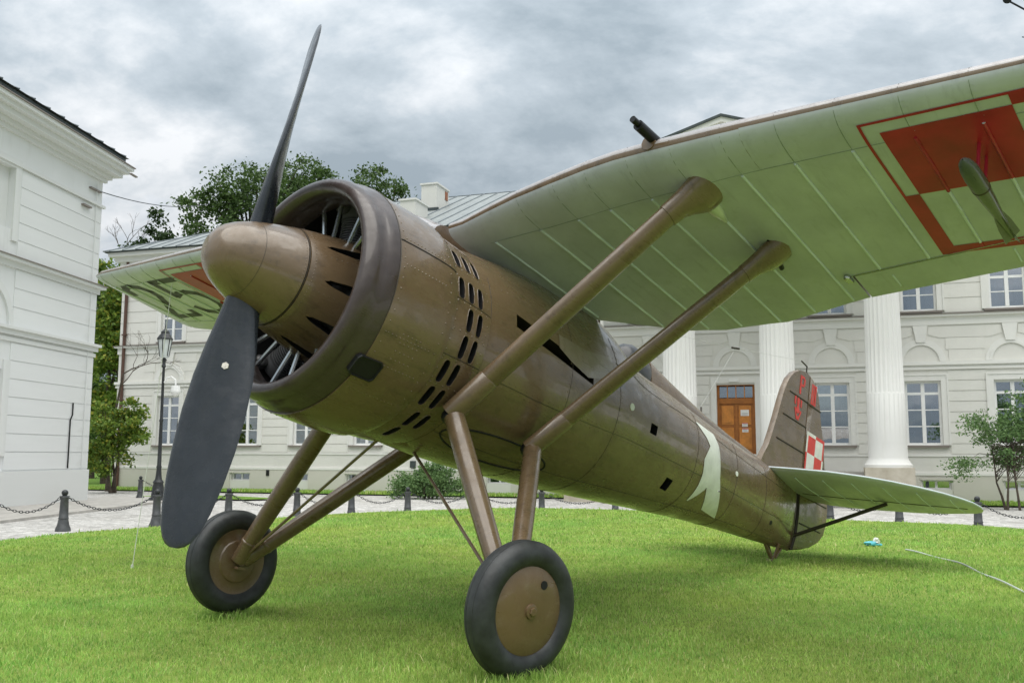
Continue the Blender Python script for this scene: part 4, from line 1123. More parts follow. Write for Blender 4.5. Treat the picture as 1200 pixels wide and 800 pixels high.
# arcade zone: courses, blind arch rings, keystones
for s in BAYS:
    for k in range(3):
        z0 = 3.98 + k * .37; z1 = z0 + .355
        hw_ = [.80, .72, .40][k]
        for sd in (-1, 1):
            a, b = sorted((s + sd * hw_, s + sd * 1.27))
            if k == 2:
                mb = MB(); x0, x1 = s + sd * .22, s + sd * 1.27
                mb.prism([(s + sd * .22, 0, zl(z0 + .10)), (s + sd * .55, 0, zl(z0)), (x1, 0, zl(z0)), (x1, 0, zl(z1)), (s + sd * .24, 0, zl(z1))], (0, -.02, 0)); mb.build('wall_course', CREAM, wall, 0)
            else: piece('wall_course', (a, -.02, zl(z0)), (b, 0, zl(z1)), CREAM, wall)
    mb = MB()
    for r0, r1, dp in ((.52, .60, .045), (.60, .71, .03)):
        rows = []
        for i in range(21):
            q = math.pi * i / 20; c, sn = math.cos(q), math.sin(q)
            rows.append([(s + r * c, y, zl(3.98) + r * sn) for r, y in ((r0, 0), (r0, -dp), (r1, -dp), (r1, 0))])
        mb.grid(rows, close_v=True)
    mb.build('blind_arch', CREAM2, hall, 30)
    mb = MB(); mb.prism([(s - .13, 0, zl(4.58)), (s + .13, 0, zl(4.58)), (s + .22, 0, zl(5.11)), (s - .22, 0, zl(5.11))], (0, -.075, 0)); mb.build('keystone', CREAM2, hall, 0)
# windows
_pane = {}
def pane(w_, h_, parent, loc):
    key = (round(w_, 3), round(h_, 3))
    if key not in _pane:
        mb = MB(); mb.box((-w_ / 2, -.004, -h_ / 2), (w_ / 2, .004, h_ / 2)); _pane[key] = mb.mesh('pane', [GLASS], 0)
    o = bpy.data.objects.new('pane', _pane[key]); col.objects.link(o); o.parent = parent; o.location = loc
def window(s, z0, z1, hw_, rowsf, inside, d=.09, trim=True):
    """rowsf: fractions of the light heights, bottom up"""
    fr = .072; mb = MB(); a, b = s - hw_, s + hw_; zb, zt = zl(z0), zl(z1)
    mb.box((a, d, zb), (a + fr, d + .07, zt)); mb.box((b - fr, d, zb), (b, d + .07, zt))
    mb.box((a + fr, d, zb), (b - fr, d + .07, zb + fr)); mb.box((a + fr, d, zt - fr), (b - fr, d + .07, zt))
    mb.box((s - .055, d - .01, zb + fr), (s + .055, d + .06, zt - fr))
    H_ = zt - zb - 2 * fr; tot = sum(rowsf); z = zb + fr; cuts = []
    for i, f in enumerate(rowsf):
        zn = z + H_ * f / tot; cuts.append((z, zn)); z = zn
    for i in range(len(cuts) - 1):
        th = .04 if i == len(cuts) - 2 and len(cuts) > 2 else .016; zc_ = cuts[i][1]
        for (x0, x1) in ((a + fr, s - .055), (s + .055, b - fr)): mb.box((x0, d + .005, zc_ - th), (x1, d + .055, zc_ + th))
    wn = mb.build('window', FRAMEW, hall, 0)
    for z_a, z_b in cuts:
        for x0, x1 in ((a + fr, s - .055), (s + .055, b - fr)): pane(x1 - x0, z_b - z_a, wn, ((x0 + x1) / 2, d + .035, (z_a + z_b) / 2))
    piece('sill', (a - .16, -.10, zb - .07), (b + .16, 0, zb - .005), SILLM, wn)
    if trim:
        tm = MB(); t0 = .17
        tm.box((a - t0, -.045, zb), (a - .004, 0, zt + t0)); tm.box((b + .004, -.045, zb), (b + t0, 0, zt + t0)); tm.box((a - .004, -.045, zt + .004), (b + .004, 0, zt + t0))
        tm.box((a - t0 - .05, -.065, zb - .0), (a - t0, 0, zt + t0 + .05)); tm.box((b + t0, -.065, zb - .0), (b + t0 + .05, 0, zt + t0 + .05)); tm.box((a - t0, -.065, zt + t0), (b + t0, 0, zt + t0 + .05))
        tm.build('surround', CREAM2, wn, 0)
    if inside == 'curtain':
        for sd in (-1, 1):
            rows = []
            for i in range(25):
                x = s + sd * (.24 + .28 * i / 24); y = d + .22 + .03 * math.sin(i * 1.5 + sd + s)
                rows.append([(x, y, zb + .02), (x, y, zt - .05)])
            MB().grid(rows).build('curtain', CURT, wn, 60)
    elif inside == 'blind':
        n = 9
        for i in range(n):
            z_ = zb + (zt - zb) * (.04 + .94 * i / n); piece('blind_slat', (a + .03, d + .09, z_), (b - .03, d + .11, z_ + (zt - zb) * .082), BLIND, wn)
for i, s in enumerate(BAYS):
    if s == DOOR_S: continue
    window(s, LV['sill'], LV['head'], WH, (1, 1, 1, .62), 'blind' if i in (1, 2) else ('curtain' if s > 9 else None))
for i, s in enumerate(BAYS):
    window(s, LV['usill'], LV['uhead'], WH, (1, 1, 1), 'blind' if i == 0 else ('curtain' if s > 9 else None))
for s in BAS:
    mb = MB(); d = .14; a, b = s - .42, s + .42; zb, zt = zl(.02), zl(.30)
    mb.box((a, d, zb), (a + .05, d + .06, zt)); mb.box((b - .05, d, zb), (b, d + .06, zt)); mb.box((a + .05, d, zb), (b - .05, d + .06, zb + .04)); mb.box((a + .05, d, zt - .04), (b - .05, d + .06, zt)); mb.box((s - .035, d, zb + .04), (s + .035, d + .06, zt - .04))
    bw_ = mb.build('basement_window', FRAMEW, hall, 0)
    for x0, x1 in ((a + .05, s - .035), (s + .035, b - .05)): pane(x1 - x0, zt - zb - .08, bw_, ((x0 + x1) / 2, d + .03, (zb + zt) / 2))
    piece('surround', (a - .06, -.05, zt + .001), (b + .06, 0, zt + .07), PLINTHC, bw_)
piece('wall_vent', (-9.98, -.06, zl(.2)), (-9.85, -.035, zl(.42)), DARKM, hall)
piece('meter_box', (-3.9, -.09, zl(.55)), (-3.7, -.002, zl(.8)), ZINCD, hall)
# door
dr = MB(); d = .12; zb, zt = zl(.56), zl(3.42); a, b = DOOR_S - .62, DOOR_S + .62
dr.box((a, d, zb), (a + .08, d + .1, zt)); dr.box((b - .08, d, zb), (b, d + .1, zt)); dr.box((a + .08, d, zt - .08), (b - .08, d + .1, zt)); dr.box((a + .08, d - .02, zl(2.75)), (b - .08, d + .1, zl(2.93)))
dr.box((a + .08, d + .03, zb), (DOOR_S - .004, d + .08, zl(2.75))); dr.box((DOOR_S + .004, d + .03, zb), (b - .08, d + .08, zl(2.75)))
dr.box((DOOR_S - .035, d + .005, zb), (DOOR_S + .035, d + .03, zl(2.75)))
door = dr.build('door', WOODD, hall, 0)
for sd in (-1, 1):
    for z0, z1 in ((.66, 1.15), (1.25, 1.95), (2.05, 2.68)):
        x0, x1 = sorted((DOOR_S + sd * .09, DOOR_S + sd * .48)); mb = MB()
        mb.box((x0, d + .012, zl(z0)), (x1, d + .030, zl(z1))); mb.box((x0 + .06, d - .006, zl(z0) + .06), (x1 - .06, d + .012, zl(z1) - .06)); mb.build('door_panel', WOOD, door, 0)
wq = (1.24 - .16 - .09) / 4
for k in range(4):
    x0 = a + .08 + k * (wq + .03); pane(wq, .36, door, (x0 + wq / 2, d + .05, zl(3.13)))
    if k: piece('glazing_bar', (x0 - .03, d + .01, zl(2.93)), (x0, d + .08, zl(3.34)), WOOD, door)
for x0, z0, w2, h2 in ((.14, 2.34, .27, .20), (.18, 1.98, .18, .13), (.18, 1.80, .20, .13)):
    nt_ = piece('paper_notice', (DOOR_S + x0, d - .012, zl(z0)), (DOOR_S + x0 + w2, d - .008, zl(z0 + h2)), PAPER, door)
    if z0 < 2.3: piece('notice_header', (DOOR_S + x0, d - .0135, zl(z0 + h2 - .03)), (DOOR_S + x0 + w2, d - .0125, zl(z0 + h2 - .005)), REDB, door)
    for r_ in range(3): piece('notice_line', (DOOR_S + x0 + .03, d - .0135, zl(z0 + .025 + .03 * r_)), (DOOR_S + x0 + w2 - .03, d - .0125, zl(z0 + .033 + .03 * r_)), SILLM, door)
tm = MB()
for sd in (-1, 1):
    x0, x1 = sorted((DOOR_S + sd * .625, DOOR_S + sd * .80)); tm.box((x0, -.05, zl(.56)), (x1, 0, zl(3.62)))
tm.box((DOOR_S - .625, -.05, zl(3.425)), (DOOR_S + .625, 0, zl(3.62))); tm.build('door_surround', CREAM2, hall, 0)
piece('door_lamp', (DOOR_S - .2, -.14, zl(3.46)), (DOOR_S + .12, -.05, zl(3.56)), PAPER, hall)
# portico
PD = 2.5; COLS = [3.43, 6.35, 9.30, 12.33]
def column(s):
    pc = piece('column_pedestal', (s - .66, -PD - .66, zl(GZ)), (s + .66, -PD + .66, zl(.70)), STONE, hall)
    mb = MB(); n = 96; rows = []
    prof = [(.70, .66), (.78, .66), (.82, .62), (.86, .60), (.92, .555), (.98, .54), (1.4, .535), (2.83, .525)]
    for z, r in prof: rows.append([(s + r * math.cos(q), -PD + r * math.sin(q), zl(z)) for q in [2 * math.pi * j / n for j in range(n)]])
    for z, r in ((2.86, .52), (4.5, .505), (6.2, .48), (8.0, .45)):
        row = []
        for j in range(n):
            q = 2 * math.pi * j / n; f = abs(math.sin(q * 12)); rr = r - .035 * f ** .7
            row.append((s + rr * math.cos(q), -PD + rr * math.sin(q), zl(z)))
        rows.append(row)
    for z, r in ((8.02, .47), (8.12, .50), (8.2, .50), (8.3, .60), (8.36, .60)): rows.append([(s + r * math.cos(q), -PD + r * math.sin(q), zl(z)) for q in [2 * math.pi * j / n for j in range(n)]])
    mb.grid(rows, close_v=True, caps=True); mb.build('column', CREAM2 if False else stucco_col, hall, 40)
    piece('column_abacus', (s - .64, -PD - .64, zl(8.36)), (s + .64, -PD + .64, zl(8.5)), CREAM2, hall)
stucco_col = stucco('column_stucco', (.72, .715, .69), .04)
for s in COLS: column(s)
E0, E1 = COLS[0] - .8, COLS[-1] + .8; EM = (E0 + E1) / 2
piece('entablature', (E0, -PD - .55, zl(8.5)), (E1, -.6, zl(9.2)), CREAM2, hall)
piece('portico_cornice', (E0 - .35, -PD - .8, zl(9.2)), (E1 + .35, -.56, zl(9.45)), CREAM2, hall)
AP = 11.3
mb = MB(); mb.prism([(E0, -PD - .5, zl(9.45)), (E1, -PD - .5, zl(9.45)), (EM, -PD - .5, zl(AP - .2))], (0, .4, 0)); mb.build('pediment', PLINTHC, hall, 0)
for sd in (-1, 1):
    x0 = EM; x1 = EM + sd * (E1 - EM + .45)
    mb = MB(); mb.prism([(x0, -PD - .78, zl(AP)), (x1, -PD - .78, zl(9.46)), (x1, -PD - .78, zl(9.62)), (x0, -PD - .78, zl(AP + .16))], (0, .5, 0)); mb.build('raking_cornice', CREAM2, hall, 0)
    mb = MB(); mb.prism([(x0, -PD - .84, zl(AP + .163)), (x1, -PD - .84, zl(9.623)), (x1, -PD - .84, zl(9.70)), (x0, -PD - .84, zl(AP + .24))], (0, 9.0, 0)); mb.build('pediment_roof', ZINCD, hall, 0)
# porch platform and steps between the pedestals
piece('porch_floor', (COLS[0] + .2, -PD + .4, zl(GZ)), (COLS[-1] - .2, -.055, zl(.55)), STEPM, hall)
for k in range(6):
    piece('step', (COLS[0] + .68, -PD + .4 - .3 * (k + 1), zl(GZ)), (COLS[-1] - .68, -PD + .4 - .3 * k - .002, zl(.55 - .162 * (k + 1))), STEPM, hall)
# roof: hipped, standing seam
EV = 9.40; RZ = 12.7; OH = .6; RD = 7.0; ye0, ye1 = -OH, 14 + OH; xe0, xe1 = S0 - OH, S1 + OH; rx0, rx1 = -9.15, 15.0
mb = MB()
e0 = [(xe0, ye0, zl(EV)), (xe1, ye0, zl(EV)), (xe1, ye1, zl(EV)), (xe0, ye1, zl(EV))]; r0 = [(rx0, RD, zl(RZ)), (rx1, RD, zl(RZ))]
mb.add(e0 + r0, [(0, 1, 5, 4), (1, 2, 5), (2, 3, 4, 5), (3, 0, 4), (3, 2, 1, 0)])
roof = mb.build('roof', ZINC, hall, 0)
def seam(p, q):
    p, q = Vector(p), Vector(q); MB().tube([p + Vector((0, 0, .01)), q + Vector((0, 0, .01))], .028, 5).build('roof_seam', SEAMZ, roof, 0)
x = xe0 + .35
while x < xe1:
    if x < rx0: t = (x - xe0) / (rx0 - xe0)
    elif x > rx1: t = (xe1 - x) / (xe1 - rx1)
    else: t = 1
    seam((x, ye0, zl(EV)), (x, ye0 + (RD - ye0) * t, zl(EV) + (RZ - EV) * t)); x += .66
y = .2
while y < 14:
    t = 1 - abs(y - RD) / (RD + OH); seam((xe0, y, zl(EV)), (xe0 + (rx0 - xe0) * t, y, zl(EV) + (RZ - EV) * t)); y += .66
seam(e0[0], r0[0]); seam(e0[3], r0[0]); seam(r0[0], r0[1])
def roof_z(d): return zl(EV) + (RZ - EV) * (d + OH) / (RD + OH)
def chimney(s0, s1, d0, d1, top, brick=False):
    zb = roof_z(d0) - .3; ch = MB().box((s0, d0, zb), (s1, d1, zl(top))).build('chimney', CREAM, roof, 0)
    MB().box((s0 - .05, d0 - .05, zl(top)), (s1 + .05, d1 + .05, zl(top) + .07)).build('chimney_cap', CREAM2, roof, 0)
    MB().box((s0 - .06, d0 - .08, roof_z(d0) - .06), (s1 + .10, d0, roof_z(d0) + .10)).build('chimney_flashing', ZINCD, roof, 0)
    if brick: MB().box((s1, d0 + .9, zl(top) - .45), (s1 + .03, d1 - .15, zl(top) - .08)).build('bare_brickwork', BRICK, roof, 0)
chimney(-5.15, -4.45, 3.4, 4.7, 12.25, True)
chimney(-4.85, -4.2, .7, 1.9, 10.85)
# downpipe, corner
MB().tube([(-16.95, -.10, zl(9.2)), (-16.95, -.10, zl(-.3))], .065, 10).build('downpipe', PIPEM, hall)
for z in (1.2, 3.2, 5.9, 8.0): piece('pipe_clip', (-17.04, -.18, zl(z)), (-16.86, -.0, zl(z) + .05), PIPEM, hall)
# antenna mast on the roof at the right
am = empty('antenna_mast', (0, 0, 0)); 
def ray_pt(px_, py_, Yd):
    X_ = (px_ - 600) / CAM_F; Z_ = (400 - py_) / CAM_F; d_ = Vector((X_, ca - Z_ * sa, sa + Z_ * ca)); return Vector((0, 0, CAM_H)) + d_ * (Yd / d_.y)
mtop = ray_pt(1199, -60, 40); mbase = Vector((mtop.x, mtop.y, 10.6)); am.location = mbase
LX = lambda p: Vector(p) - mbase
MB(LX).tube([mbase, mtop], .07, 8).build('pole', GUNM, am)
for k, (dx, zz_) in enumerate(((-.9, .45), (-.35, 1.5), (-.35, 3.3), (-.3, 4.6))):
    z_ = mtop.z - 2.0 - zz_ + 1.2; MB(LX).tube([(mtop.x, mtop.y, z_), (mtop.x + dx, mtop.y, z_ + .05)], .025, 6).build('cross_arm', GUNM, am)
q_ = ray_pt(1186, 8, 40); MB(LX).tube([(mtop.x, mtop.y, q_.z - .15), (q_.x - .2, q_.y, q_.z + .35)], .045, 6).build('cross_arm', GUNM, am)
MB(LX).ball(q_ + Vector((-.25, 0, .38)), .2, 10, 7, (1, .5, .8)).build('dish', GUNM, am)
tag(am, 'dark antenna mast with short arms rising at the upper right corner', 'antenna')

# ---- white building at the left
annex = empty('white_annex', (-12.85, 29.0, GZ), -R(5.13))
tag(annex, 'tall white stucco building with heavy projecting cornice at the left edge', 'building')
L0 = -16.0
wm = MB(); OPN = [(-5.45, .55)]
def ab(y0, y1, z0, z1, x0=-.35, x1=0.0): wm.box((x0, y0, zl(z0)), (x1, y1, zl(z1)))
OW = (-6.3, -4.45)
ab(L0, OW[0], GZ, 9.6); ab(OW[1], 0, GZ, 9.6); ab(OW[0], OW[1], GZ, .95); ab(OW[0], OW[1], 3.2, 6.9); ab(OW[0], OW[1], 8.55, 9.6)
wm.box((-12, -.35, zl(GZ)), (-.35, 0, zl(9.6))); wm.box((-12, L0, zl(GZ)), (-.35, L0 + .35, zl(9.6)))
aw = wm.build('wall', WHITEW, annex, 0)
piece('blind_niche', (-.20, OW[0], zl(6.9)), (-.15, OW[1], zl(8.55)), WHITET, annex); piece('niche_surround', (0, OW[1], zl(6.6)), (.05, OW[1] + .25, zl(8.8)), WHITET, annex); piece('niche_surround', (0, OW[0], zl(8.55)), (.05, OW[1], zl(8.8)), WHITET, annex)
piece('blind_niche', (-.20, OW[0], zl(.95)), (-.15, OW[1], zl(3.2)), WHITET, annex); piece('niche_surround', (0, OW[1], zl(.95)), (.06, OW[1] + .28, zl(3.45)), WHITET, annex)
piece('plinth_panel', (0, L0, zl(GZ)), (.07, 0, zl(.55)), WHITET, annex)
def aband(z0, z1, d, mat=WHITET, nm='string_course'): piece(nm, (0, L0, zl(z0)), (d, d, zl(z1)), mat, annex); 
aband(4.12, 4.26, .10); aband(4.26, 4.34, .17); aband(3.95, 4.06, .05); aband(5.90, 6.06, .07); aband(6.06, 6.14, .20); aband(6.14, 6.165, .24, SILLM, 'string_flashing')
aband(8.62, 8.70, .09)
aband(9.45, 9.57, .10, WHITET, 'cornice_moulding'); aband(9.57, 9.70, .20, WHITET, 'cornice_moulding'); aband(9.70, 9.86, .42, WHITET, 'cornice_moulding'); aband(9.86, 9.98, .56, WHITET, 'cornice_moulding'); aband(9.98, 10.08, .66, WHITET, 'cornice_moulding')
aband(10.08, 10.11, .70, SILLM, 'cornice_flashing')
mb = MB(); mb.prism([(.52, L0, zl(10.112)), (.52, .36, zl(10.112)), (-12.5, .36, zl(10.112)), (-12.5, L0, zl(10.112))], (0, 0, .20)); mb.build('gutter_kerb', ZINCD, annex, 0)
mb = MB(); ex = .60; pk = (-6, -7, zl(13.2)); c4 = [(ex, L0, zl(10.33)), (ex, .44, zl(10.33)), (-12.5, .38, zl(10.33)), (-12.5, L0, zl(10.33))]
mb.add(c4 + [(-6, -6.2, zl(12.9)), (-6, L0, zl(12.9))], [(0, 1, 4, 5), (1, 2, 4), (2, 3, 5, 4), (3, 0, 5), (3, 2, 1, 0)]); arf = mb.build('roof', ZINCD, annex, 0)
for k in range(22):
    y = .2 - .7 * k
    t = 1 if y < -6.2 else (.38 - y) / 6.58
    MB().tube([(ex, y, zl(10.35)), (ex + (-6 - ex) * t, y, zl(10.35) + 2.65 * t)], .03, 5).build('roof_seam', SEAMZ, arf, 0)
for z0, z1, n in ((.58, 3.93, 7), (4.36, 5.88, 3), (6.18, 8.60, 5)):
    h = (z1 - z0) / n
    for k in range(n):
        for y0, y1 in ((OW[1] + .30, -.02), (L0, OW[0] - .3)): piece('wall_course', (0, y0, zl(z0 + k * h) + .012), (.022, y1, zl(z0 + (k + 1) * h) - .012), WHITEW, aw)
# arch over the lower niche
mb = MB(); rows = []
for i in range(21):
    q = math.pi * i / 20; rows.append([(x, -5.4 + r * math.cos(q), zl(4.36) + r * math.sin(q)) for r, x in ((1.05, 0), (1.05, .06), (1.25, .06), (1.25, 0))])
mb.grid(rows, close_v=True); mb.build('blind_arch', WHITET, annex, 30)
MB().tube([(.05, -1.15, zl(.6)), (.05, -1.15, zl(2.0)), (.05, -1.05, zl(2.15)), (.05, -1.05, zl(2.5))], .02, 8).build('cable_duct', GUNM, annex)
piece('wall_bracket', (.0, -.8, zl(9.06)), (.10, -.2, zl(9.10)), SILLM, annex); piece('wall_bracket', (0, -1.2, zl(8.42)), (.12, -.75, zl(8.47)), SILLM, annex)
piece('wall_bracket', (.92, -.15, zl(9.66)), (1.0, .25, zl(9.70)), SILLM, annex)
MB().tube([(.06, -.42, zl(9.3)), (.06, -.42, zl(.6))], .012, 5).build('lightning_wire', WHITET, annex)
# overhead cable from the annex into the trees
cb0 = annex.matrix_world; bpy.context.view_layer.update(); cp0 = annex.matrix_world @ Vector((.1, -.3, zl(9.08))); cp1 = ray_pt(245, 240, 47)
cable = empty('overhead_cable', cp0); MB(lambda p: Vector(p) - cp0).tube([cp0 + (cp1 - cp0) * t + Vector((0, 0, -1.2 * t * (1 - t))) for t in [i / 12 for i in range(13)]], .016, 5).build('cable', GUNM, cable); tag(cable, 'thin dark cable strung from the white building towards the trees', 'cable')
# kerbs and grass strips along the buildings
pv = MB(); pv.prism([(x_, y_, GZ - .02) for x_, y_ in [(-14.2, 8), (-10.9, 8), (-10.3, 28.2), (-10.0, 31.5), (-13.2, 31.5)]], (0, 0, .08)); pv.build('pavement', KERB, None, 0)['kind'] = 'structure'
def hallpt(s, d): return (s * math.cos(PHI) + d * math.sin(PHI), 34 - s * math.sin(PHI) + d * math.cos(PHI))
def strip(name, pts, z, mat): return sheet(name, [hallpt(*p) for p in pts], z, mat)
VERGE = ground_mat('verge_turf', [(.3, (.10, .19, .03)), (.7, (.17, .28, .05))], 6)
strip('grass_verge', [(S0 - 4, -1.5), (2.6, -1.5), (2.6, -.06), (S0, -.06), (S0, 6), (S0 - 4, 6)], GZ + .05, VERGE)
strip('grass_verge', [(13.2, -1.7), (S1, -1.7), (S1, -.06), (13.2, -.06)], GZ + .05, VERGE)
sheet('grass_verge', [(-12.5, 31.8), (-8.3, 29.8), (-7.2, 30.6), (-11.5, 34.0)], GZ + .05, VERGE)
sheet('grass_verge', [(-60, 41), (-17.2, 41), (-17.2, 75), (-60, 75)], GZ + .02, VERGE)
def verge_blades(pts, n, nm, lab):
    rs_ = np.random.RandomState(9); p = np.array([hallpt(*q) for q in pts]); a, b, c = p[0], p[1], p[3]
    t = rs_.rand(n, 2); q = a + (b - a) * t[:, :1] + (c - a) * t[:, 1:]
    g_ = blades(nm, q[:, 0], q[:, 1], np.full(n, GZ + .045), .07 + .07 * rs_.rand(n), np.full(n, .03), GRASS); tag(g_, lab, 'grass')
verge_blades([(S0 - 4, -1.5), (2.6, -1.5), (2.6, -.1), (S0 - 4, -.1)], 9000, 'verge_grass', 'strip of grass along the foot of the cream hall')
verge_blades([(13.2, -1.7), (S1, -1.7), (S1, -.1), (13.2, -.1)], 6000, 'verge_grass', 'strip of grass beneath the hall windows at the right')

# ================================================================== STREET FURNITURE
IRON = simple('black_cast_iron', (.034, .037, .040), .48, metal=.2, var=.3, scale=12)
IRONG = simple('grey_cast_iron', (.075, .078, .082), .5, metal=.2, var=.3, scale=12)
LANT = simple('lantern_glass', (.62, .66, .66), .15, var=.1, coat=.5)
# bollards: pixel column, base distance, top height
BOL = [(-8, 15.9, .42), (83, 17.0, .385), (190, 18.6, .345), (273, 20.3, .31), (352, 21.6, .285), (415, 22.7, .262), (480, 23.3, .245), (556, 23.6, .235), (635, 23.5, .235), (720, 23.3, .24), (968, 20.4, .27), (1048, 19.6, .275), (1139, 18.6, .262), (1238, 17.6, .27)]
bp_prof = [(0, .135), (.05, .128), (.10, .105), (.18, .088), (.21, .082), (.22, .088), (.235, .088), (.245, .080), (.55, .068), (.565, .078), (.59, .080), (.60, .066), (.615, .044), (.625, .044)]
bmesh_post = MB().lathe(bp_prof, 'z', 14).mesh('post', [IRONG], 40)
bmesh_ball = MB().ball((0, 0, .668), .056, 14, 10).mesh('finial', [IRON], 60)
bmesh_ring = MB().lathe([(.600, .082), (.606, .092), (.612, .082)], 'z', 14).mesh('collar', [IRON], 40)
bl_objs = []
names_b = {1: 'grey bollard in front of the white building, beside the left end of the grass', 2: 'grey bollard just left of the lower propeller blade, below the lamp post', 3: 'grey bollard seen just right of the lower propeller blade above the far wheel'}
for i, (pxx, Yd, topz) in enumerate(BOL):
    Xw = (pxx - 600) / CAM_F * Yd
    o = empty('bollard', (Xw, Yd, topz - .724))
    for nm, me in (('post', bmesh_post), ('finial', bmesh_ball), ('collar', bmesh_ring)):
        c = bpy.data.objects.new(nm, me); col.objects.link(c); c.parent = o
    bl_objs.append(o)
BLAB = ['leftmost bollard, cut off by the picture edge beside the white building', 'bollard standing in front of the white building wall', 'bollard below the lamp post, beside the tip of the lower propeller blade', 'bollard above the far wheel, right of the lower propeller blade', 'bollard behind the far landing legs, left of the crossing rod', 'bollard seen between the two far landing legs', 'bollard just left of the near front landing leg and right of the far legs', 'bollard hidden mostly by the near front landing leg', 'bollard right of the near rear landing leg under the fuselage', 'bollard behind the fuselage, right of the rear landing leg', 'bollard behind the rudder, right of the tail skid', 'bollard base showing under the middle of the tailplane', 'bollard at the tip of the tailplane', 'bollard beyond the right picture edge holding the last chain']
for o, l in zip(bl_objs, BLAB): tag(o, 'grey iron ' + l if False else l, 'bollard', 'iron bollards round the lawn')
link_m = MB()
rows = []
for i in range(10):
    q = 2 * math.pi * i / 10; cx, cy = .030 * math.cos(q) * 1.25, .018 * math.sin(q); nx, ny = math.cos(q), math.sin(q)
    rows.append([(cx + nx * .0065 * math.cos(t), cy + ny * .0065 * math.cos(t), .0065 * math.sin(t)) for t in [2 * math.pi * k / 5 for k in range(5)]])
link_m.grid(rows, close_u=True, close_v=True)
LV_, LF_ = link_m.v, link_m.f
def chain(o0, o1, lab):
    p, q = Vector(o0.location) + Vector((0, 0, .585)), Vector(o1.location) + Vector((0, 0, .585))
    d = (q - p); L = d.length; dn = d.normalized(); p = p + dn * .075; q = q - dn * .075; L = (q - p).length; sag = .30 if L > 2.2 else .24
    root = empty('chain', (p + q) / 2 - Vector((0, 0, sag)))
    mb = MB(lambda v_: Vector(v_) - root.location); n = int(L * 1.10 / .058)
    for i in range(n):
        t = (i + .5) / n; P = p + (q - p) * t - Vector((0, 0, 4 * sag * t * (1 - t)))
        tg = ((q - p) / 1 - Vector((0, 0, 4 * sag * (1 - 2 * t)))).normalized(); sd_ = tg.cross(Vector((0, 0, 1))).normalized(); upv = sd_.cross(tg)
        if i % 2: sd_, upv = upv, -sd_
        mb.add([P + tg * v[0] + sd_ * v[1] + upv * v[2] for v in LV_], LF_)
    mb.build('links', IRON, root, 60); tag(root, lab, 'chain', 'chains between the bollards')
CLAB = ['chain sagging from the left picture edge to the first whole bollard', 'chain hanging before the white building between two bollards', 'chain passing behind the lower propeller blade below the lamp post', 'chain running from above the far wheel towards the landing legs', 'chain behind the far landing legs', 'chain seen between the far landing legs', 'chain left of the near front landing leg, under the spreading shrub', 'chain between the near front and rear landing legs', 'chain under the fuselage right of the near rear landing leg', None, 'chain behind the rudder and lower tail', 'chain behind the tailplane', 'chain running from the tailplane tip to the right picture edge']
for i in range(len(bl_objs) - 1):
    if CLAB[i]: chain(bl_objs[i], bl_objs[i + 1], CLAB[i])
# second row of bollards near the lamp
for (pxx, Yd), lb in zip(((170, 30.5), (224, 31.5)), ('distant bollard left of the lamp post foot by the far kerb', 'distant bollard right of the lamp post behind the propeller blade')):
    o = empty('bollard', ((pxx - 600) / CAM_F * Yd, Yd, GZ + .02))
    for nm, me in (('post', bmesh_post), ('finial', bmesh_ball), ('collar', bmesh_ring)):
        c = bpy.data.objects.new(nm, me); col.objects.link(c); c.parent = o
    tag(o, lb, 'bollard', 'iron bollards beyond the court'); bl_objs.append(o)
chain(bl_objs[-2], bl_objs[-1], 'distant chain at the foot of the lamp post')
# lamp post
LY = 29.0; lp = empty('lamp_post', ((190.5 - 600) / CAM_F * LY, LY, GZ))
MB().lathe([(0, .26), (.10, .26), (.14, .20), (.45, .165), (.55, .14), (.60, .16), (.68, .10), (.85, .08), (1.0, .068), (1.05, .082), (1.10, .062), (2.4, .048), (2.44, .065), (2.50, .046), (4.05, .038), (4.10, .07), (4.16, .05), (4.25, .045), (4.3, .09), (4.36, .03)], 'z', 16).build('pole', IRON, lp, 40)
mb = MB(); rows = []
for z, r in ((4.36, .11), (4.40, .13), (4.92, .205)): rows.append([(r * math.cos(q), r * math.sin(q), z) for q in [2 * math.pi * (j + .5) / 6 for j in range(6)]])
mb.grid(rows, close_v=True, caps=True); ln_ = mb.build('lantern', LANT, lp, 0)
for j in range(6):
    q = 2 * math.pi * (j + .5) / 6; MB().tube([(.133 * math.cos(q), .133 * math.sin(q), 4.40), (.21 * math.cos(q), .21 * math.sin(q), 4.92)], .014, 5).build('lantern_bar', IRON, ln_)
mb = MB(); rows = []
for z, r in ((4.92, .235), (4.96, .235), (5.06, .17), (5.12, .12), (5.16, .13), (5.22, .07), (5.26, .03), (5.40, .008)): rows.append([(r * math.cos(q), r * math.sin(q), z) for q in [2 * math.pi * (j + .5) / 6 for j in range(6)]])
mb.grid(rows, close_v=True, caps=True); mb.build('lantern_roof', IRON, lp, 0)
tag(lp, 'black cast iron lamp post with hexagonal glass lantern left of the propeller', 'lamp post')
sc_ = empty('security_camera', (lp.location.x, LY - .02, GZ + 3.25))
MB().tube([(.05, 0, .35), (.12, 0, .50), (.26, 0, .53), (.38, 0, .44), (.40, 0, .26)], .028, 8).build('bracket', FRAMEW, sc_)
mb = MB(); mb.lathe([(.26, .05), (.25, .12), (.10, .15), (.06, .15), (.03, .13), (-.04, .09), (-.07, .03), (-.075, .002)], 'z', 18, c=(.40, 0, 0)); mb.build('dome', FRAMEW, sc_)
tag(sc_, 'white dome security camera on a bracket fixed to the lamp post', 'camera')

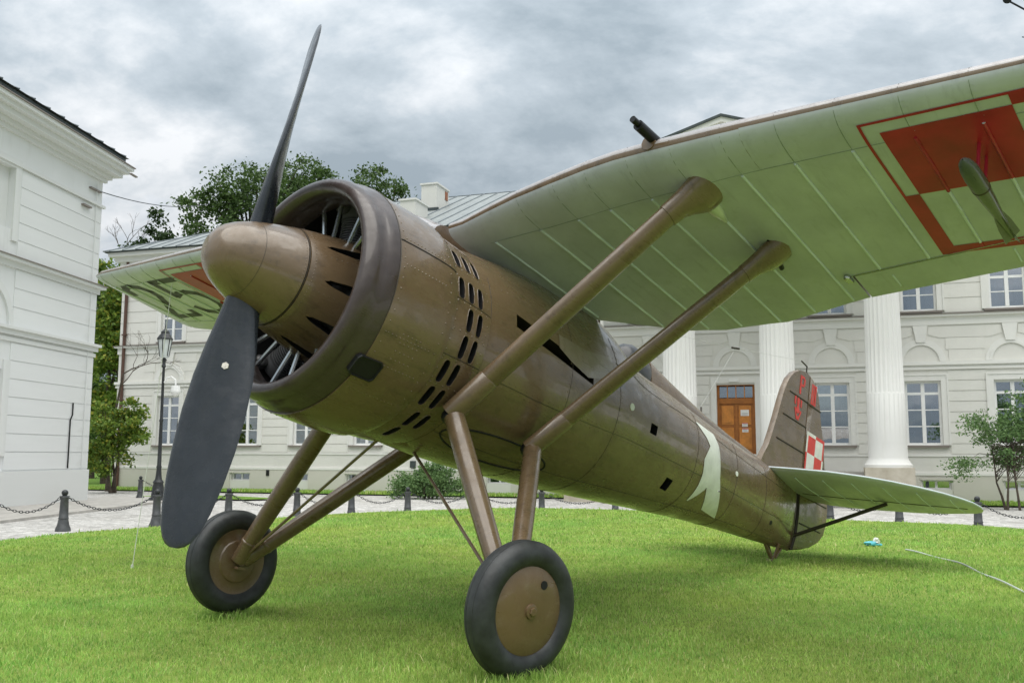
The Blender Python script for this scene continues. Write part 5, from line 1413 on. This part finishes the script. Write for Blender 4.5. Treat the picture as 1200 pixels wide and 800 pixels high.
# ---- hose and plastic bag on the grass
HP = [(4.26, 10.45), (4.283, 10.26), (4.30, 9.9), (4.288, 9.53), (4.20, 8.95), (4.099, 8.46), (3.97, 7.9), (3.868, 7.34), (3.80, 6.9)]
def spl(P, k=6):
    o = []
    for i in range(len(P) - 1):
        a, b, c, d_ = P[max(i - 1, 0)], P[i], P[i + 1], P[min(i + 2, len(P) - 1)]
        for j in range(k):
            t = j / k; o.append(tuple(.5 * ((2 * b[m]) + (-a[m] + c[m]) * t + (2 * a[m] - 5 * b[m] + 4 * c[m] - d_[m]) * t * t + (-a[m] + 3 * b[m] - 3 * c[m] + d_[m]) * t ** 3) for m in range(2)))
    return o + [P[-1]]
hp = spl(HP); HOSE = simple('pale_hose', (.50, .55, .50), .4, var=.1)
ho = empty('garden_hose', (4.28, 10.2, 0)); hl = Vector(ho.location)
MB(lambda p: Vector(p) - hl).tube([(x, y, float(lawn_z(x, y)) + .020 + .008 * math.sin(y * 5)) for x, y in hp], .009, 8).build('tube', HOSE, ho)
tag(ho, 'pale garden hose trailing across the grass right of the tail', 'hose')
bagc = Vector((4.16, 11.1, float(lawn_z(4.16, 11.1))))
def crumple(name, c, sx, sy, sz, mat, parent, seed):
    r_ = random.Random(seed); mb = MB(); rows = []
    for i in range(9):
        a = math.pi * i / 8; row = []
        for j in range(14):
            q = 2 * math.pi * j / 14; k = 1 + r_.uniform(-.28, .28); row.append((c[0] + sx * math.sin(a) * math.cos(q) * k, c[1] + sy * math.sin(a) * math.sin(q) * k, c[2] + sz * (math.cos(a) * k + .8)))
        rows.append(row)
    mb.grid(rows, close_v=True); return mb.build(name, mat, parent, 15)
bag = empty('plastic_bag', bagc); CYAN = simple('turquoise_plastic', (.10, .48, .56), .25, var=.3, scale=14)
crumple('crumpled_film', (-.03, 0, .005), .075, .05, .028, CYAN, bag, 3); crumple('white_flap', (.03, 0, .03), .035, .035, .035, WHITEM, bag, 5); crumple('crumpled_film', (.07, .02, .0), .045, .04, .016, CYAN, bag, 8)
tag(bag, 'crumpled turquoise and white plastic bag lying on the grass', 'bag')

# ================================================================== TREES
BARK = simple('bark', (.075, .058, .042), .9, var=.35, scale=6, bmp=.4, bscale=25)
def leafmat(name, dark, light, trans=.3, warm=None):
    m, t, b = mat_new(name); g_ = N(t, 'ShaderNodeNewGeometry')
    c = ramp(t, g_.outputs['Random Per Island'], [(0, dark), (.8, light), (1, warm or light)])
    t.links.new(c, b.inputs['Base Color']); b.inputs['Roughness'].default_value = .5; b.inputs['Specular IOR Level'].default_value = .3
    tr = N(t, 'ShaderNodeBsdfTranslucent'); t.links.new(c, tr.inputs[0]); mx = N(t, 'ShaderNodeMixShader'); mx.inputs[0].default_value = trans
    t.links.new(b.outputs[0], mx.inputs[1]); t.links.new(tr.outputs[0], mx.inputs[2]); t.links.new(mx.outputs[0], t.nodes['Material Output'].inputs[0]); return m
LF_OAK = leafmat('oak_leaves', (.036, .070, .019), (.105, .175, .045)); LF_LIME = leafmat('bright_leaves', (.08, .15, .02), (.20, .30, .045), warm=(.40, .36, .05)); LF_SHRUB = leafmat('shrub_leaves', (.05, .10, .03), (.12, .20, .06)); LF_FEATH = leafmat('feathery_leaves', (.075, .15, .05), (.18, .29, .105)); LF_DARK = leafmat('dark_leaves', (.018, .042, .012), (.05, .09, .025))
def leaves_mesh(name, cen, size, mat, parent, rs_, aspect=.6):
    """cen: array of leaf centres; two-triangle kite per leaf, random facing"""
    n = len(cen); a = rs_.normal(size=(n, 3)); a /= np.linalg.norm(a, axis=1)[:, None]; b = rs_.normal(size=(n, 3)); b -= a * (a * b).sum(1)[:, None]; b /= np.linalg.norm(b, axis=1)[:, None]
    s_ = size * (.6 + .8 * rs_.rand(n))[:, None]
    c = np.cross(a, b) * s_ * .12
    V = np.stack([cen - a * s_, cen - b * s_ * aspect + c, cen + a * s_, cen + b * s_ * aspect + c], 1).astype(np.float32)
    me = bpy.data.meshes.new(name); me.vertices.add(n * 4); me.vertices.foreach_set('co', V.ravel()); me.loops.add(n * 4); me.loops.foreach_set('vertex_index', np.arange(n * 4, dtype=np.int32)); me.polygons.add(n); me.polygons.foreach_set('loop_start', np.arange(0, n * 4, 4, dtype=np.int32)); me.update(calc_edges=True); me.materials.append(mat)
    o = bpy.data.objects.new(name, me); col.objects.link(o); o.parent = parent; return o
def tree(name, label, base, H_, crowns, nclump, nleaf, csize, lsize, mat, seed, cat='tree', group=None, trunk_r=.25, fork=.35, stems=1, limbs=14, spread_x=1.0):
    """crowns: list of (dx, dy, z, rx, ry, rz) ellipsoids; clumps scattered in them, limbs reach the clumps"""
    rs_ = np.random.RandomState(seed); root = empty(name, base); cl = []
    tot = sum(c[3] * c[4] * c[5] for c in crowns)
    for dx, dy, z, rx, ry, rz in crowns:
        k = max(2, int(nclump * rx * ry * rz / tot)); d = rs_.normal(size=(k, 3)); d /= np.linalg.norm(d, axis=1)[:, None]; d *= (rs_.rand(k, 1) ** .45)
        cl.append(np.array([dx, dy, z]) + d * np.array([rx, ry, rz]))
    cl = np.concatenate(cl); pts = []
    for c in cl:
        k = int(nleaf * (.5 + rs_.rand())); sz_ = csize * (.6 + .8 * rs_.rand()); pts.append(c + np.clip(rs_.normal(size=(k, 3)), -1.9, 1.9) * np.array([sz_, sz_, sz_ * .6]) * .6)
    leaves_mesh('crown', np.concatenate(pts), lsize, mat, root, rs_)
    for sgl in range(stems):
        off_ = Vector((rs_.normal() * .12 * (stems > 1), rs_.normal() * .12 * (stems > 1), 0)); mb = MB()
        f0 = H_ * fork; lean = Vector((rs_.normal() * .05 * H_, 0, 0)) * (1 if stems > 1 else .4)
        tp_ = [off_, off_ + lean * .4 + Vector((0, 0, f0 * .5)), off_ + lean + Vector((0, 0, f0)), off_ + lean * 1.5 + Vector((0, 0, H_ * .78))]
        mb.tube(tp_, [trunk_r * 1.25, trunk_r, trunk_r * .75, trunk_r * .15], 9)
        idx = rs_.permutation(len(cl))[:limbs]
        for i in idx:
            e_ = Vector(cl[i]); s0_ = tp_[2] + (tp_[3] - tp_[2]) * (rs_.rand() * .7); m_p = s0_ + (e_ - s0_) * .5 + Vector((0, 0, .06 * H_ * rs_.rand()))
            mb.tube([s0_, m_p, e_], [trunk_r * .32, trunk_r * .2, trunk_r * .06], 5)
        mb.build('trunk', BARK, root, 60)
    tag(root, label, cat, group); return root
def at(px_, Yd): return ((px_ - 600) / CAM_F * Yd, Yd)
def zpx(y_, Yd): return CAM_H + (533.3 - y_) / CAM_F * Yd - GZ
Yt = 58; s_px = Yt / CAM_F
x_, y_ = at(300, Yt)
tree('oak_tree', 'tall dark oak behind the hall roof, left of the upper propeller blade', (x_, y_, GZ), zpx(178, Yt), [(-3.2, 0, zpx(245, Yt), 2.5, 2.5, 1.6), (-1.4, 0, zpx(215, Yt), 2.4, 2.4, 1.6), (.9, 0, zpx(215, Yt), 2.2, 2.4, 1.9), (2.9, 0, zpx(210, Yt), 2.0, 2.0, 1.7), (0, 0, zpx(265, Yt), 4.2, 3, 1.8)], 165, 80, .58, .11, LF_OAK, 21, trunk_r=.35, fork=.6, limbs=40, group='trees behind the hall')
x_, y_ = at(435, 62)
tree('oak_tree', 'dark oak crown showing above the roof ridge right of the engine cowling', (x_, y_, GZ), zpx(193, 62), [(0, 0, zpx(215, 62), 2.2, 2, 1.2), (-.6, 0, zpx(240, 62), 3, 2.5, 1.5)], 80, 80, .58, .115, LF_OAK, 5, trunk_r=.3, fork=.7, limbs=16, group='trees behind the hall')
x_, y_ = at(352, 70)
tree('oak_tree', 'oak crown close behind the upper propeller blade', (x_, y_, GZ), zpx(176, 70), [(0, 0, zpx(215, 70), 2.6, 2, 2.2), (0, 0, zpx(255, 70), 3.4, 2.5, 2)], 90, 80, .62, .12, LF_OAK, 8, trunk_r=.3, fork=.7, limbs=16, group='trees behind the hall')
x_, y_ = at(184, 54)
tree('spruce_tree', 'narrow dark tree above the left end of the hall roof', (x_, y_, GZ), zpx(240, 54), [(0, 0, zpx(250, 54), .7, .7, .6), (0, 0, zpx(275, 54), 1.3, 1.2, 1.0), (-.5, 0, zpx(300, 54), 2.4, 1.8, 1.2), (-.6, 0, zpx(380, 54), 2.6, 2, 3)], 90, 110, .5, .11, LF_DARK, 31, trunk_r=.22, fork=.6, limbs=10, group='trees behind the hall')
for i, (pxx, Yd, top_, lb, mt, sd) in enumerate(((128, 46, 296, 'yellow green tree in the gap right beside the white building', LF_LIME, 2), (152, 50, 285, 'green tree in the gap against the hall corner', LF_LIME, 4), (112, 56, 300, 'tree half hidden behind the corner of the white building', LF_SHRUB, 6), (90, 66, 310, 'deeper tree filling the back of the gap', LF_DARK, 9))):
    x_, y_ = at(pxx, Yd); k = Yd / CAM_F
    tree('linden_tree', lb, (x_, y_, GZ), zpx(top_, Yd), [(0, 0, zpx(top_ + 45, Yd), 1.3, 1.3, 1.8), (.2, 0, zpx(top_ + 120, Yd), 1.7, 1.5, 2.8), (-.2, 0, zpx(top_ + 200, Yd), 1.6, 1.5, 2.2)], 110, 120, .5, .10, mt, 40 + sd, trunk_r=.17, fork=.25, limbs=14, group='trees in the gap between the buildings')
x_, y_ = at(138, 35.5)
tree('lilac_shrub', 'leafy light green shrub beside the hall corner below the bare branches', (x_, y_, GZ), zpx(455, 35.5), [(.1, 0, zpx(495, 35.5), 1.0, .8, 1.0), (.6, 0, zpx(510, 35.5), .7, .6, .5), (-.4, 0, zpx(535, 35.5), .8, .7, 1.0), (.5, 0, zpx(475, 35.5), .4, .4, .4)], 75, 90, .28, .065, LF_LIME, 61, 'shrub', trunk_r=.05, fork=.3, stems=4, limbs=9)
# bare climbing branches at the hall corner
x_, y_ = at(140, 37.2); bt = empty('bare_tree', (x_, y_, GZ)); rs_ = random.Random(4)
def grow(mb, p, d, L, r, dep):
    q = p + d * L; mid_p = p + d * L * .5 + Vector((rs_.uniform(-.1, .1), rs_.uniform(-.1, .1), rs_.uniform(-.05, .12))) * L
    mb.tube([p, mid_p, q], [r, r * .85, r * .65], 5)
    if dep:
        for k in range(rs_.choice((2, 3))):
            d2 = (d + Vector((rs_.uniform(-.7, .7), rs_.uniform(-.5, .5), rs_.uniform(-.45, .6)))).normalized(); grow(mb, q, d2, L * rs_.uniform(.6, .85), r * .62, dep - 1)
mb = MB(); mb.tube([(-.3, 0, 0), (-.2, 0, 2.5), (.1, 0, zpx(440, 37.2))], [.07, .05, .035], 7); grow(mb, Vector((.1, 0, zpx(440, 37.2))), Vector((.8, 0, .35)).normalized(), .9, .028, 4); grow(mb, Vector((.0, 0, zpx(455, 37.2))), Vector((.6, -.1, .7)).normalized(), .8, .022, 4); mb.build('trunk', BARK, bt, 60)
tag(bt, 'leafless branches reaching right across the hall corner beside the downpipe', 'tree')
x_, y_ = at(138, 60); bt2 = empty('bare_tree', (x_, y_, GZ)); mb = MB(); mb.tube([(0, 0, 0), (0, 0, zpx(300, 60))], [.15, .06], 6)
for k in range(4): grow(mb, Vector((0, 0, zpx(305 - 5 * k, 60))), Vector((rs_.uniform(-.6, .6), 0, .8)).normalized(), .9, .03, 3)
mb.build('trunk', BARK, bt2, 60); tag(bt2, 'bare twigs showing above the trees right of the white cornice', 'tree')
x_, y_ = at(1178, 26.2)
tree('young_tree', 'feathery young tree in front of the hall windows at the right edge', (x_, y_, GZ), zpx(470, 26.2), [(-1.0, 0, zpx(492, 26.2), .55, .5, .28), (-.35, 0, zpx(505, 26.2), .7, .6, .35), (.55, 0, zpx(500, 26.2), .8, .6, .7), (-1.2, 0, zpx(545, 26.2), .5, .5, .28), (.2, 0, zpx(535, 26.2), 1.0, .7, .35), (.7, 0, zpx(465, 26.2), .6, .5, .45), (1.3, 0, zpx(510, 26.2), .8, .6, .9)], 130, 95, .24, .038, LF_FEATH, 71, trunk_r=.03, fork=.25, stems=3, limbs=26)
x_, y_ = at(505, 31.8)
tree('spreading_shrub', 'low spreading grey green shrub by the hall seen between the landing legs', (x_, y_, GZ), zpx(540, 31.8), [(0, 0, .55, 1.0, .7, .5), (-.75, 0, .4, .7, .6, .38), (.75, 0, .4, .6, .5, .38), (.2, 0, .85, .6, .5, .3)], 90, 110, .26, .04, LF_FEATH, 81, 'shrub', trunk_r=.03, fork=.4, stems=5, limbs=8)
